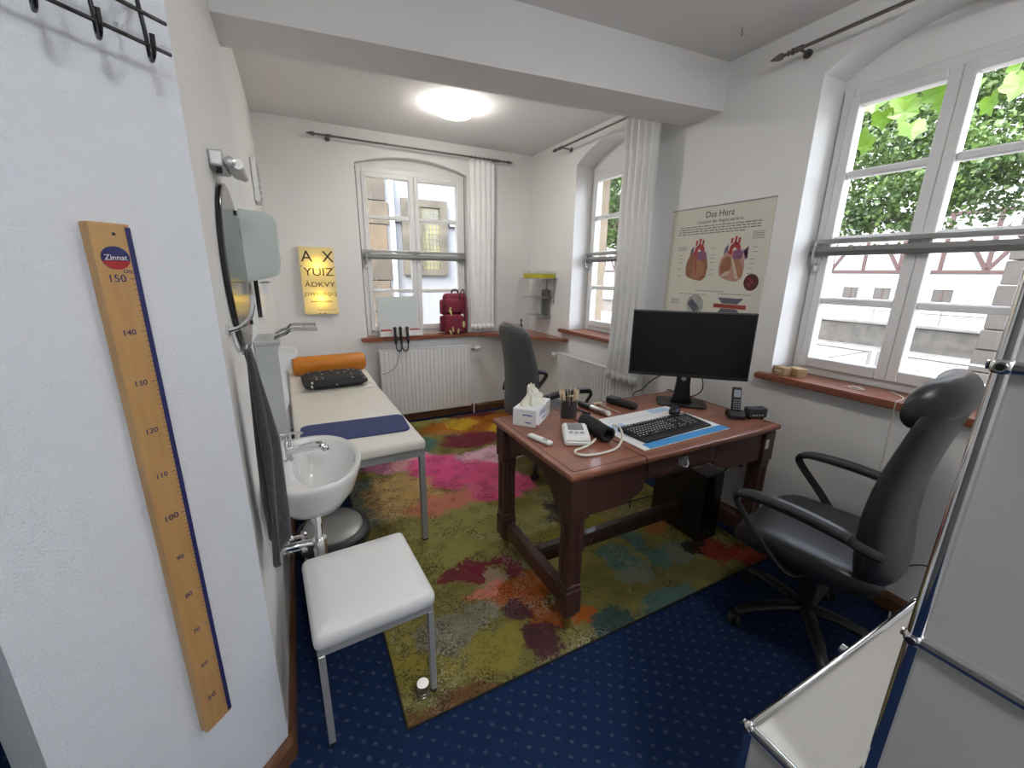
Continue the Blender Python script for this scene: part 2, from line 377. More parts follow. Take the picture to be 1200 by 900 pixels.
# window sills
def sill(poly, z0, z1, label):
    b = B().prism(poly, z0, z1)
    es = [e for e in b.bm.edges if abs(e.verts[0].co.z-e.verts[1].co.z) < 1e-6]
    bmesh.ops.bevel(b.bm, geom=es, offset=.006, segments=2, affect='EDGES')
    return top(b, 'window_sill', redwood, label, 'window sill')
sill([(2.312,.40),(2.359,.40),(2.359,.463),(2.544,.463),(2.544,1.361),(2.359,1.361),(2.359,1.425),(2.312,1.425)], .957, .992, 'red-brown wooden sill under the big right window with two small wooden blocks')
sill([(2.312,2.41),(2.359,2.41),(2.359,2.461),(2.544,2.461),(2.544,3.364),(2.359,3.364),(2.359,3.49),(2.312,3.49)], .957, .992, 'red-brown wooden sill of the narrow window above the right radiator')
sill([(.512,4.075),(1.665,4.075),(1.665,4.169),(1.620,4.169),(1.620,4.231),(.572,4.231),(.572,4.169),(.512,4.169)], .868, .904, 'red-brown wooden sill of the back window carrying the red backpack')
top(B().prism([(1.667,4.169),(1.667,4.095),(1.78,4.07),(2.30,3.39),(2.30,3.36),(2.358,3.36),(2.358,4.169)], .868, .897), 'corner_shelf', redwood, 'red-brown wooden corner shelf board behind the grey chair', 'shelf')

# ---------------------------------------------------------------- rug
COL = dict(tealgrey=(.16,.20,.16), tan=(.55,.36,.145), pink=(.75,.34,.38), purple=(.34,.11,.20), magenta=(.68,.09,.24), lilac=(.72,.42,.52), rose=(.58,.19,.14), orange=(.40,.125,.012), yellow=(.58,.36,.03), olive=(.26,.235,.065), maroon=(.15,.014,.035), teal=(.07,.14,.12), green=(.28,.265,.085), rosegrey=(.30,.21,.15), greyspeck=(.20,.19,.14), oliveyellow=(.24,.20,.04), plum=(.075,.022,.035), brown=(.15,.07,.03), greyteal=(.14,.16,.12), darkteal=(.03,.07,.07), olivenear=(.135,.12,.032), olivedark=(.125,.12,.04), red=(.20,.02,.018), black=(.012,.01,.01), orangebrown=(.28,.10,.03), dark=(.05,.03,.03), orangenear=(.33,.075,.012))  # near olive and orange are darker, partly shade put into the colour
BL = [(0.28,2.69,0.17,0.30,"tealgrey"),(0.52,2.65,0.27,0.32,"tan"),(0.63,3.19,0.25,0.22,"pink"),(0.42,3.20,0.14,0.15,"purple"),(1.30,2.96,0.40,0.16,"lilac"),(0.89,2.40,0.40,0.14,"rose"),(0.86,2.99,0.24,0.21,"magenta"),(1.02,2.75,0.30,0.21,"magenta"),(1.20,2.44,0.28,0.17,"magenta"),(1.55,3.76,0.60,0.26,"orange"),(1.81,3.50,0.24,0.21,"yellow"),(1.37,3.79,0.18,0.16,"yellow"),(1.16,4.02,0.39,0.12,"olive"),(1.34,3.36,0.32,0.18,"maroon"),(0.88,3.46,0.12,0.19,"teal"),(1.60,4.02,0.30,0.07,"maroon"),
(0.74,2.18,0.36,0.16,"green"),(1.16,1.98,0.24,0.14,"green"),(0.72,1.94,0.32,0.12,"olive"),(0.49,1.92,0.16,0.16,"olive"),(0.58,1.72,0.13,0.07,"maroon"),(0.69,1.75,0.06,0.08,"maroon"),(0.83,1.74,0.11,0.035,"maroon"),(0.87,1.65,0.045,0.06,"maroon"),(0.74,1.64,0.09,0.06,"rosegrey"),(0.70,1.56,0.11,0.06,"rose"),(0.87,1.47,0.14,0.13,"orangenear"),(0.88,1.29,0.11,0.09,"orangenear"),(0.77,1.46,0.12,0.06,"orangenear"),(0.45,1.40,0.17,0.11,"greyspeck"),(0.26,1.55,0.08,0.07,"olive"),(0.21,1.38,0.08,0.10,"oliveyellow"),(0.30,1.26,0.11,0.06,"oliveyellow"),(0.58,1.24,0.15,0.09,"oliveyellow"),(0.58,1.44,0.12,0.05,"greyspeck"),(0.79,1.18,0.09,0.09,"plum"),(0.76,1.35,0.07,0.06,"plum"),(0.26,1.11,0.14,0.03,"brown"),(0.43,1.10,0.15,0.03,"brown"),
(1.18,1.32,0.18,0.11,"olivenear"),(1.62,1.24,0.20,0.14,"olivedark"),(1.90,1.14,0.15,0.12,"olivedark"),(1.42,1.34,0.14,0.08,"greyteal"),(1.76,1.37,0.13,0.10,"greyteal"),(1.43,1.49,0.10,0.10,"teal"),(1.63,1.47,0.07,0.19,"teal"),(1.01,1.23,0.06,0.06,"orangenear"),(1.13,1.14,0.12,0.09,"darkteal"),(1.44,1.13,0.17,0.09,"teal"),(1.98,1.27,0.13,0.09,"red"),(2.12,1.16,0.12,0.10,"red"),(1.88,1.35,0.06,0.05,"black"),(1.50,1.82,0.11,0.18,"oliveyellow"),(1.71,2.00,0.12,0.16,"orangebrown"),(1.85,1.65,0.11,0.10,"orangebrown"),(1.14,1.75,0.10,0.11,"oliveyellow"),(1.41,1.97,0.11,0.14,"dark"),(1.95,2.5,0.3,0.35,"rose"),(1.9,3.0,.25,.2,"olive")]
def rug_mat():
    m = bpy.data.materials.new('abstract_rug'); m.use_nodes = True; nt = m.node_tree; b = nt.nodes['Principled BSDF']; L = nt.links.new
    tc = N(nt, 'ShaderNodeTexCoord'); src = tc.outputs['Object']
    def warp(scale, amt, detail):
        nz = N(nt, 'ShaderNodeTexNoise'); nz.inputs['Scale'].default_value = scale; nz.inputs['Detail'].default_value = detail; L(src, nz.inputs['Vector'])
        s = N(nt, 'ShaderNodeVectorMath', operation='SUBTRACT'); s.inputs[1].default_value = (.5,.5,.5); L(nz.outputs['Color'], s.inputs[0])
        k = N(nt, 'ShaderNodeVectorMath', operation='SCALE'); k.inputs['Scale'].default_value = amt; L(s.outputs[0], k.inputs[0]); return k.outputs[0]
    a1 = N(nt, 'ShaderNodeVectorMath', operation='ADD'); L(src, a1.inputs[0]); L(warp(7, .26, 7), a1.inputs[1])
    a2 = N(nt, 'ShaderNodeVectorMath', operation='ADD'); L(a1.outputs[0], a2.inputs[0]); L(warp(45, .10, 6), a2.inputs[1])
    w = a2.outputs[0]
    nb = N(nt, 'ShaderNodeTexNoise'); nb.inputs['Scale'].default_value = 6; nb.inputs['Detail'].default_value = 5; L(src, nb.inputs['Vector'])
    mr = N(nt, 'ShaderNodeMapRange'); mr.inputs[1].default_value = .35; mr.inputs[2].default_value = .65; L(nb.outputs[0], mr.inputs[0])
    base = N(nt, 'ShaderNodeMix', data_type='RGBA'); base.inputs[6].default_value = (.14,.125,.035,1); base.inputs[7].default_value = (.23,.20,.06,1); L(mr.outputs[0], base.inputs[0])
    cur = base.outputs[2]
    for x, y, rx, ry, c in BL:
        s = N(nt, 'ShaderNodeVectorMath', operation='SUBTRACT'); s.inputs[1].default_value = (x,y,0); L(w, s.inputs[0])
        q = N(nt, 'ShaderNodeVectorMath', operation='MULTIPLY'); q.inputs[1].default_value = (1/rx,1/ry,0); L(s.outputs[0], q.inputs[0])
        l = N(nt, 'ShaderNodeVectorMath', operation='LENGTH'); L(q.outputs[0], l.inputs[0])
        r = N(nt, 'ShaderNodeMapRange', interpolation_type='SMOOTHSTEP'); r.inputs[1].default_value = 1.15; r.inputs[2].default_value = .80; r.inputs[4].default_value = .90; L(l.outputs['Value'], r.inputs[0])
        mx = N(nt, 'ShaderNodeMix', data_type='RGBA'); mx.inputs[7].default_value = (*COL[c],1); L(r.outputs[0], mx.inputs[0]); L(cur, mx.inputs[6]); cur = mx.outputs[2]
    def over(fac, col, strength):
        nonlocal cur
        k = N(nt, 'ShaderNodeMath', operation='MULTIPLY'); k.inputs[1].default_value = strength; L(fac, k.inputs[0])
        mx = N(nt, 'ShaderNodeMix', data_type='RGBA'); mx.inputs[7].default_value = (*col,1); L(k.outputs[0], mx.inputs[0]); L(cur, mx.inputs[6]); cur = mx.outputs[2]
    # dark speckle patches
    n1 = N(nt, 'ShaderNodeTexNoise'); n1.inputs['Scale'].default_value = 7; n1.inputs['Detail'].default_value = 3; L(src, n1.inputs['Vector'])
    n2 = N(nt, 'ShaderNodeTexNoise'); n2.inputs['Scale'].default_value = 130; n2.inputs['Detail'].default_value = 3; L(src, n2.inputs['Vector'])
    m1 = N(nt, 'ShaderNodeMapRange'); m1.inputs[1].default_value = .47; m1.inputs[2].default_value = .62; L(n1.outputs[0], m1.inputs[0])
    m2 = N(nt, 'ShaderNodeMapRange'); m2.inputs[1].default_value = .50; m2.inputs[2].default_value = .58; L(n2.outputs[0], m2.inputs[0])
    mm = N(nt, 'ShaderNodeMath', operation='MULTIPLY'); L(m1.outputs[0], mm.inputs[0]); L(m2.outputs[0], mm.inputs[1]); over(mm.outputs[0], (.02,.018,.016), .8)
    n3 = N(nt, 'ShaderNodeTexNoise'); n3.inputs['Scale'].default_value = 4; n3.inputs['Detail'].default_value = 4; n3.noise_dimensions = '4D'; n3.inputs['W'].default_value = 3.1; L(src, n3.inputs['Vector'])
    m3 = N(nt, 'ShaderNodeMapRange'); m3.inputs[1].default_value = .55; m3.inputs[2].default_value = .68; L(n3.outputs[0], m3.inputs[0])
    m4 = N(nt, 'ShaderNodeMapRange'); m4.inputs[1].default_value = .50; m4.inputs[2].default_value = .40; L(n2.outputs[0], m4.inputs[0])
    m5 = N(nt, 'ShaderNodeMath', operation='MULTIPLY'); L(m3.outputs[0], m5.inputs[0]); L(m4.outputs[0], m5.inputs[1]); over(m5.outputs[0], (.48,.45,.36), .6)
    # crackle lines on the left of the rug
    vo = N(nt, 'ShaderNodeTexVoronoi', feature='DISTANCE_TO_EDGE'); vo.inputs['Scale'].default_value = 13
    mp = N(nt, 'ShaderNodeMapping'); mp.inputs['Scale'].default_value = (.7,1.3,1); L(a2.outputs[0], mp.inputs[0]); L(mp.outputs[0], vo.inputs['Vector'])
    v1 = N(nt, 'ShaderNodeMapRange'); v1.inputs[1].default_value = .06; v1.inputs[2].default_value = .02; L(vo.outputs['Distance'], v1.inputs[0])
    sx = N(nt, 'ShaderNodeSeparateXYZ'); L(a1.outputs[0], sx.inputs[0])
    v2 = N(nt, 'ShaderNodeMapRange'); v2.inputs[1].default_value = .75; v2.inputs[2].default_value = .35; L(sx.outputs[0], v2.inputs[0])
    v3 = N(nt, 'ShaderNodeMath', operation='MULTIPLY'); L(v1.outputs[0], v3.inputs[0]); L(v2.outputs[0], v3.inputs[1]); over(v3.outputs[0], (.05,.035,.02), .75)
    L(cur, b.inputs['Base Color']); b.inputs['Roughness'].default_value = .95; b.inputs['Specular IOR Level'].default_value = .1
    bp = N(nt, 'ShaderNodeBump'); bp.inputs['Strength'].default_value = .6; bp.inputs['Distance'].default_value = .004; L(n2.outputs[0], bp.inputs['Height']); L(bp.outputs[0], b.inputs['Normal'])
    return m
rug = thing('rug', 'colourful abstract rug in olive magenta and orange under the desk', 'rug', (0,0,0))
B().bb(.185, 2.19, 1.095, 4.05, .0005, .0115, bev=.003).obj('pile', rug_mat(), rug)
edge = mat('rug_binding', (.03,.025,.02), .95, noise=.3, scale=60)
B().tube([(.183,1.093,.006),(2.192,1.093,.006),(2.192,4.052,.006),(.183,4.052,.006)], .005, 6, closed=True).obj('binding', edge, rug)
# ---------------------------------------------------------------- desk
DT = .780
desk = thing('desk', 'antique dark oak writing desk with carved stretcher and brass feet', 'desk', (1.5175,1.5135,.0115))
for xa, xb in ((.854,1.2385),(1.2415,2.181)):
    b = B().bb(xa, xb, 1.151, 1.876, DT-.026, DT, bev=.009, seg=3)
    b.bb(max(xa,.868), min(xb,2.167), 1.165, 1.862, DT-.040, DT-.024, bev=.006)
    b.obj('top_leaf', desktop, desk, W=True)
# thin carved line along the edge of the top
b = B()
for p, q in (((.884,1.181),(2.151,1.181)),((.884,1.846),(2.151,1.846)),((.884,1.181),(.884,1.846)),((2.151,1.181),(2.151,1.846))):
    b.cyl((*p,DT+.0002), (*q,DT+.0002), .0012, seg=6)
b.obj('edge_line', deskm, desk, W=True)
def desk_leg(x, y):
    b = B()
    b.box((x,y,.66), (.088,.088,.16), bev=.006); b.box((x,y,.565), (.078,.078,.05), bev=.01)
    h = .034; g = .006
    cs = [(-h,-h),(-h*.45,-h),(-h*.3,-h+g),(h*.3,-h+g),(h*.45,-h),(h,-h),(h,-h*.45),(h-g,-h*.3),(h-g,h*.3),(h,h*.45),(h,h),(h*.45,h),(h*.3,h-g),(-h*.3,h-g),(-h*.45,h),(-h,h),(-h,h*.45),(-h+g,h*.3),(-h+g,-h*.3),(-h,-h*.45)]
    b.prism([(x+u,y+v) for u, v in cs], .235, .548)
    b.box((x,y,.238), (.078,.078,.026), bev=.008); b.box((x,y,.165), (.084,.084,.122), bev=.008); b.box((x,y,.092), (.064,.064,.026), bev=.012)
    l = b.obj('leg', deskm, desk, W=True)
    B().lathe([(.022,.0795),(.021,.055),(.015,.016),(.017,.0120),(.0,.0120)], (x,y,0), 16).obj('foot', brass, l, W=True, smooth=True)
LX, LY = (.912, 2.123), (1.207, 1.812)
for x in LX:
    for y in LY: desk_leg(x, y)
# front aprons: left deep panel, drawer, right deep panel
ya, yb = 1.178, 1.20
def curve_panel(xa, xb, za, zb, flip):
    n = 14; pts = [(xa,DT-.040),(xb,DT-.040)] if not flip else [(xb,DT-.040),(xa,DT-.040)]
    low = []
    for i in range(n+1):
        t = i/n; x = xb+(xa-xb)*t if not flip else xa+(xb-xa)*t
        low.append((x, zb+(za-zb)*min(1,(t/.35))**.6 if t < .35 else za))
    return pts + low
b = B().prism(curve_panel(.957,1.262,.568,.625,False), ya, yb, 'y'); b.obj('front_panel', deskm, desk, W=True)
b = B().prism(curve_panel(1.715,2.078,.590,.640,True), ya, yb, 'y'); b.obj('front_panel', deskm, desk, W=True)
B().bb(1.264,1.713,ya,yb,.655,DT-.040).obj('front_rail', deskm, desk, W=True)
dr = B().bb(1.275,1.703,ya-.006,ya+.02,.668,DT-.046,bev=.004).obj('drawer', deskm, desk, W=True)
B().bb(1.455,1.515,ya-.010,ya-.006,.685,.727,bev=.004).tube(smooth_path([(1.462,ya-.012,.712),(1.466,ya-.022,.695),(1.485,ya-.028,.688),(1.504,ya-.022,.695),(1.508,ya-.012,.712)]), .0035, 8).obj('handle', steel, dr, W=True, smooth=True)
B().bb(2.087,2.113,1.161,1.163,.655,.705).obj('price_tag', paper, desk, W=True)
# side aprons with scalloped lower edge
sc_ = [(1.251,DT-.040),(1.768,DT-.040),(1.768,.60),(1.735,.60),(1.715,.612),(1.70,.632),(1.685,.665),(1.672,.650),(1.652,.648),(1.64,.668),(1.60,.676),(1.50,.678),(1.425,.672),(1.39,.655),(1.375,.632),(1.36,.628),(1.345,.608),(1.32,.585),(1.29,.572),(1.251,.568)]
for x in (.893, 2.120): B().prism(sc_, x, x+.022, 'x').obj('side_apron', deskm, desk, W=True)
B().bb(.957,2.078,1.80,1.822,.60,DT-.040).obj('back_apron', deskm, desk, W=True)
for x in LX: B().bb(x-.026,x+.026,1.252,1.767,.112,.205,bev=.012).obj('side_stretcher', deskm, desk, W=True)
st = B().bb(LX[0]+.026,LX[1]-.026,1.482,1.537,.128,.205,bev=.010).obj('long_stretcher', deskm, desk, W=True)
b = B()
for i in range(27):
    b.box((.965+i*.0425,1.480,.166), (.030,.008,.030), ry=PI/4, bev=.003, seg=1)
b.obj('carving', deskm, st, W=True)

# ---------------------------------------------------------------- examination couch
couch = thing('exam_couch', 'cream vinyl examination couch on a grey metal frame along the left wall', 'couch', (.232,2.045,.0), math.radians(1.7))
hw = .312
pad = B(); pad.bb(-hw, hw, 0, 1.25, .585, .645, bev=.022, seg=4); pad.obj('mattress', vinyl, couch, smooth=True)
b = B(); b.box((0,.36,0), (2*hw,.74,.06), bev=.022, seg=4)
M = Matrix.Translation((0,1.253,.6155)) @ Matrix.Rotation(math.radians(3),4,'X')
bmesh.ops.transform(b.bm, matrix=M, verts=b.bm.verts); b.obj('headrest', vinyl, couch, smooth=True)
fr = B()
for x in (-hw+.02, hw-.02): fr.bb(x-.015,x+.015,.02,1.96,.545,.584)
for y in (.02,1.0,1.93): fr.bb(-hw+.035,hw-.035,y,y+.03,.545,.584)
fr.obj('frame', greymet, couch)
for x in (-hw+.02, hw-.02):
    for y in (.035, 1.945):
        z0 = .0125 if x > 0 else .001
        l = B().bb(x-.016,x+.016,y-.016,y+.016,z0+.008,.545,bev=.003,seg=1).obj('leg', greymet, couch)
        B().bb(x-.014,x+.014,y-.014,y+.014,z0,z0+.008).obj('glide', rubber, l)
for x in (-hw+.06, hw-.06): B().cyl((x,1.70,.575), (x,1.72,.640), .010, seg=10).obj('headrest_strut', greymet, couch)
sn, cs7 = math.sin(math.radians(2.2)), math.cos(math.radians(2.2))
orange = mat('orange_vinyl', (.62,.21,.012), .42, noise=.12, scale=5, bump=.15, bscale=90)
b = B(); b.lathe([(0,-.288),(.055,-.288),(.071,-.280),(.076,-.26),(.076,.26),(.071,.280),(.055,.288),(0,.288)], (0,0,0), 32)
bmesh.ops.transform(b.bm, matrix=Matrix.Translation((.196,3.795,.751)) @ Matrix.Rotation(math.radians(3.5),4,'Z') @ Matrix.Rotation(PI/2,4,'Y'), verts=b.bm.verts)
top(b, 'bolster', orange, 'orange vinyl bolster roll at the head of the examination couch', 'bolster', smooth=True)
def speck_mat():
    m = mat('black_sequin_fabric', (.012,.013,.015), .75, bump=.3, bscale=60)
    nt = m.node_tree; b = nt.nodes['Principled BSDF']; tc = N(nt,'ShaderNodeTexCoord')
    vo = N(nt,'ShaderNodeTexVoronoi'); vo.voronoi_dimensions = '2D'; vo.inputs['Scale'].default_value = 24; nt.links.new(tc.outputs['Object'], vo.inputs['Vector'])
    r = N(nt,'ShaderNodeMapRange'); r.inputs[1].default_value = .20; r.inputs[2].default_value = .14; nt.links.new(vo.outputs['Distance'], r.inputs[0])
    gt = N(nt,'ShaderNodeSeparateColor'); nt.links.new(vo.outputs['Color'], gt.inputs[0])
    g2 = N(nt,'ShaderNodeMath',operation='GREATER_THAN'); g2.inputs[1].default_value = .72; nt.links.new(gt.outputs[0], g2.inputs[0])
    mu = N(nt,'ShaderNodeMath',operation='MULTIPLY'); nt.links.new(r.outputs[0], mu.inputs[0]); nt.links.new(g2.outputs[0], mu.inputs[1])
    mx = N(nt,'ShaderNodeMix',data_type='RGBA'); mx.inputs[6].default_value = (.012,.013,.015,1); mx.inputs[7].default_value = (.7,.7,.68,1)
    nt.links.new(mu.outputs[0], mx.inputs[0]); nt.links.new(mx.outputs[2], b.inputs['Base Color']); return m
pil = thing('pillow', 'flat black pillow with silver specks lying before the orange bolster', 'pillow', (.200,3.47,.694), math.radians(3))
def pf(u, v):
    a = u*2*PI; c, s = math.cos(a), math.sin(a); e = .22
    r = math.sin(v*PI)**.30 if 0 < v < 1 else 0
    x = .232*math.copysign(abs(c)**e, c)*r; y = .185*math.copysign(abs(s)**e, s)*r
    return (x, y, (y)*sn/cs7 + .036*(-math.cos(v*PI))*(1-.45*(r if r > .9 else 0)))
b = B().grid(pf, 40, 17, True).weld()
b.obj('cushion', speck_mat(), pil, smooth=True, ang=180)
for sx_ in (-1, 1):
    b = B(); b.tube(smooth_path([(sx_*.225,-.10,-.02),(sx_*.25,-.135,-.030),(sx_*.262,-.17,-.034),(sx_*.285,-.20,-.036)]), .004, 6, flat=(1,.4))
    b.tube(smooth_path([(sx_*.225,-.10,-.02),(sx_*.268,-.11,-.028),(sx_*.285,-.14,-.034)]), .004, 6, flat=(1,.4)); b.obj('tie', paper, pil)
bluemat = mat('blue_foam', (.040,.055,.16), .85, noise=.08, scale=12, bump=.2, bscale=200)
def rrect(x0, x1, y0, y1, r, n=7):
    out = []
    for cx, cy, a0 in ((x1-r,y1-r,0),(x0+r,y1-r,PI/2),(x0+r,y0+r,PI),(x1-r,y0+r,3*PI/2)):
        out += [(cx+r*math.cos(a0+PI/2*i/(n-1)), cy+r*math.sin(a0+PI/2*i/(n-1))) for i in range(n)]
    return out
b = B().prism(rrect(-.285,.285,-.145,.145,.045), 0, .008)
bmesh.ops.transform(b.bm, matrix=Matrix.Translation((.223,2.375,.6457)) @ Matrix.Rotation(math.radians(-2),4,'Z'), verts=b.bm.verts)
top(b, 'foot_mat', bluemat, 'dark blue foam mat with rounded corners lying on the couch foot end', 'mat')

# ---------------------------------------------------------------- white stool
stool = thing('stool', 'square white vinyl stool with grey steel legs standing half on the rug', 'stool', (.115,1.362,0), math.radians(3.6))
def slab(hx, hy, z0, z1, dome, r):
    b = B(); rows = []
    for ins, z in ((.30,z0),(.006,z0),(.0,z0+.006),(-.002,(z0+z1)/2),(.0,z1-.016),(.005,z1-.006),(.014,z1),(.06,z1+dome*.6),(.13,z1+dome)):
        k = min(ins, min(hx,hy)-.02)
        rows.append([b.bm.verts.new((x,y,z)) for x, y in rrect(-hx+k,hx-k,-hy+k,hy-k,max(.006,r-k*.4),5)])
    for A, D in zip(rows, rows[1:]):
        for i in range(len(A)): b.bm.faces.new((A[i],A[(i+1)%len(A)],D[(i+1)%len(A)],D[i]))
    b.bm.faces.new(rows[0][::-1]); b.bm.faces.new(rows[-1]); return b
slab(.193,.203,.398,.458,.006,.022).obj('seat', stoolv, stool, smooth=True, ang=60)
b = B()
for s_ in (-1,1): b.bb(-.185,.185,s_*.186-.009,s_*.186+.009,.372,.398); b.bb(s_*.176-.009,s_*.176+.009,-.177,.177,.372,.398)
b.obj('frame', mat('stool_grey', (.50,.50,.49), .35, .4, noise=.06, scale=8), stool)
for sx_ in (-1,1):
    for sy_ in (-1,1):
        x, y = sx_*.176, sy_*.186; z0 = .0125 if sx_ > 0 else .001
        l = B().bb(x-.0105,x+.0105,y-.0105,y+.0105,z0+.012,.372,bev=.002,seg=1).obj('leg', MATS['stool_grey'], stool)
        B().cyl((x,y,z0),(x,y,z0+.014),.011,seg=12).obj('foot_cap', blackp, l)

# ---------------------------------------------------------------- wash basin
basin = thing('wash_basin', 'white ceramic hand basin on the left wall with chrome single-lever tap', 'sink', (XL,1.57,.66))
cx, cy = -.01, 1.565
def bf(rings):
    n = 48
    def f(u, v):
        i = min(int(round(v*(len(rings)-1))), len(rings)-1); s, z, inner = rings[i]
        a = u*2*PI; c, q = math.cos(a), math.sin(a)
        if c >= 0: x = .165*c; y = .245*q
        else:
            e = .55; x = -(.161)*abs(c)**e; y = .245*math.copysign(abs(q)**.75, q)
            if inner: x = -.075*abs(c); y = .245*q
        x *= s; y *= s
        return (cx+x, cy+y, z)
    return B().grid(f, n, len(rings), True)
rings = [(.02,.668,0),(.35,.672,0),(.62,.70,0),(.84,.755,0),(.96,.815,0),(1.0,.836,0),(1.0,.848,0),(.985,.853,0),(.90,.851,1),(.865,.842,1),(.80,.80,1),(.62,.755,1),(.35,.732,1),(.08,.728,1)]
b = bf(rings); b.obj('bowl', ceram, basin, W=True, smooth=True, ang=60)
B().lathe([(0,.004),(.012,.004),(.020,.003),(.024,0)], (cx+.01,cy,.7295), 20).obj('drain', chrome, basin, W=True, smooth=True)
tp = B().lathe([(.033,0),(.033,.006),(.029,.010),(.027,.062),(.030,.070),(.030,.090),(.022,.099),(0,.101)], (-.100,1.60,.852), 24).obj('tap', chrome, basin, W=True, smooth=True)
B().tube(smooth_path([(-.090,1.592,.885),(-.05,1.565,.898),(.005,1.535,.915),(.030,1.523,.913),(.034,1.520,.898)]), [.016]*6*3+[.014]*6+[.0135], 12).obj('spout', chrome, tp, W=True, smooth=True)
B().tube([(-.100,1.60,.949),(-.07,1.582,.957),(-.030,1.558,.960)], [.010,.007,.005], 10, flat=(1.4,.6)).obj('lever', chrome, tp, W=True, smooth=True)
tr = B().tube(smooth_path([(-.02,1.60,.70),(-.02,1.60,.62),(-.02,1.60,.52),(-.02,1.60,.46)],3), .016, 14).tube([(-.02,1.60,.60),(-.02,1.60,.575)], .021, 14).tube([(-.02,1.60,.50),(-.02,1.60,.43)], .026, 16).tube(smooth_path([(-.02,1.60,.47),(-.05,1.605,.485),(-.10,1.60,.49),(-.171,1.60,.49)],4), .015, 12).obj('siphon', chrome, basin, W=True, smooth=True)
for dy in (.085, .165):
    v = B().cyl((-.171,1.52+dy,.47),(-.12,1.52+dy,.47),.012,seg=12).sph((-.125,1.52+dy,.47),.017).cyl((-.125,1.52+dy,.47),(-.085,1.52+dy,.47),.010,seg=10)
    v.lathe([(0,0),(.022,0),(.024,.012),(.018,.02),(0,.02)], (0,0,0), 12, M=Matrix.Translation((-.085,1.52+dy,.47)) @ Matrix.Rotation(PI/2,4,'Y'))
    v.obj('angle_valve', chrome, basin, W=True, smooth=True)
    B().tube(smooth_path([(-.125,1.52+dy,.475),(-.128,1.52+dy*.9,.55),(-.12,1.58+dy*.4,.63),(-.115,1.60+dy*.15,.70)]), .005, 8).obj('hose', chrome, basin, W=True, smooth=True)

# pedal bin under the basin
pbin = thing('pedal_bin', 'steel pedal bin with grey lid and black rim below the basin', 'bin', (.04,1.845,.001))
lidm = mat('bin_lid_grey', (.30,.30,.29), .4, .5, noise=.08, scale=9)
B().lathe([(0,.001),(.128,.001),(.132,.01),(.132,.33),(0,.33)], (0,0,0), 36, sx=1.0, sy=1.15).obj('body', steel, pbin, smooth=True)
B().lathe([(.134,.0),(.137,.002),(.137,.028),(.133,.03)], (0,0,0), 36, sy=1.15).obj('base_ring', blackp, pbin, smooth=True)
B().lathe([(.130,.328),(.154,.330),(.158,.340),(.156,.376),(.146,.384),(.118,.386)], (0,0,0), 36, sy=1.15).obj('rim', blackp, pbin, smooth=True)
B().lathe([(.127,.385),(.126,.391),(.118,.396),(.06,.399),(0,.400)], (0,0,0), 36, sy=1.15).obj('lid', lidm, pbin, smooth=True)
B().bb(-.03,.03,-.185,-.140,.012,.024,bev=.004).obj('pedal', blackp, pbin)

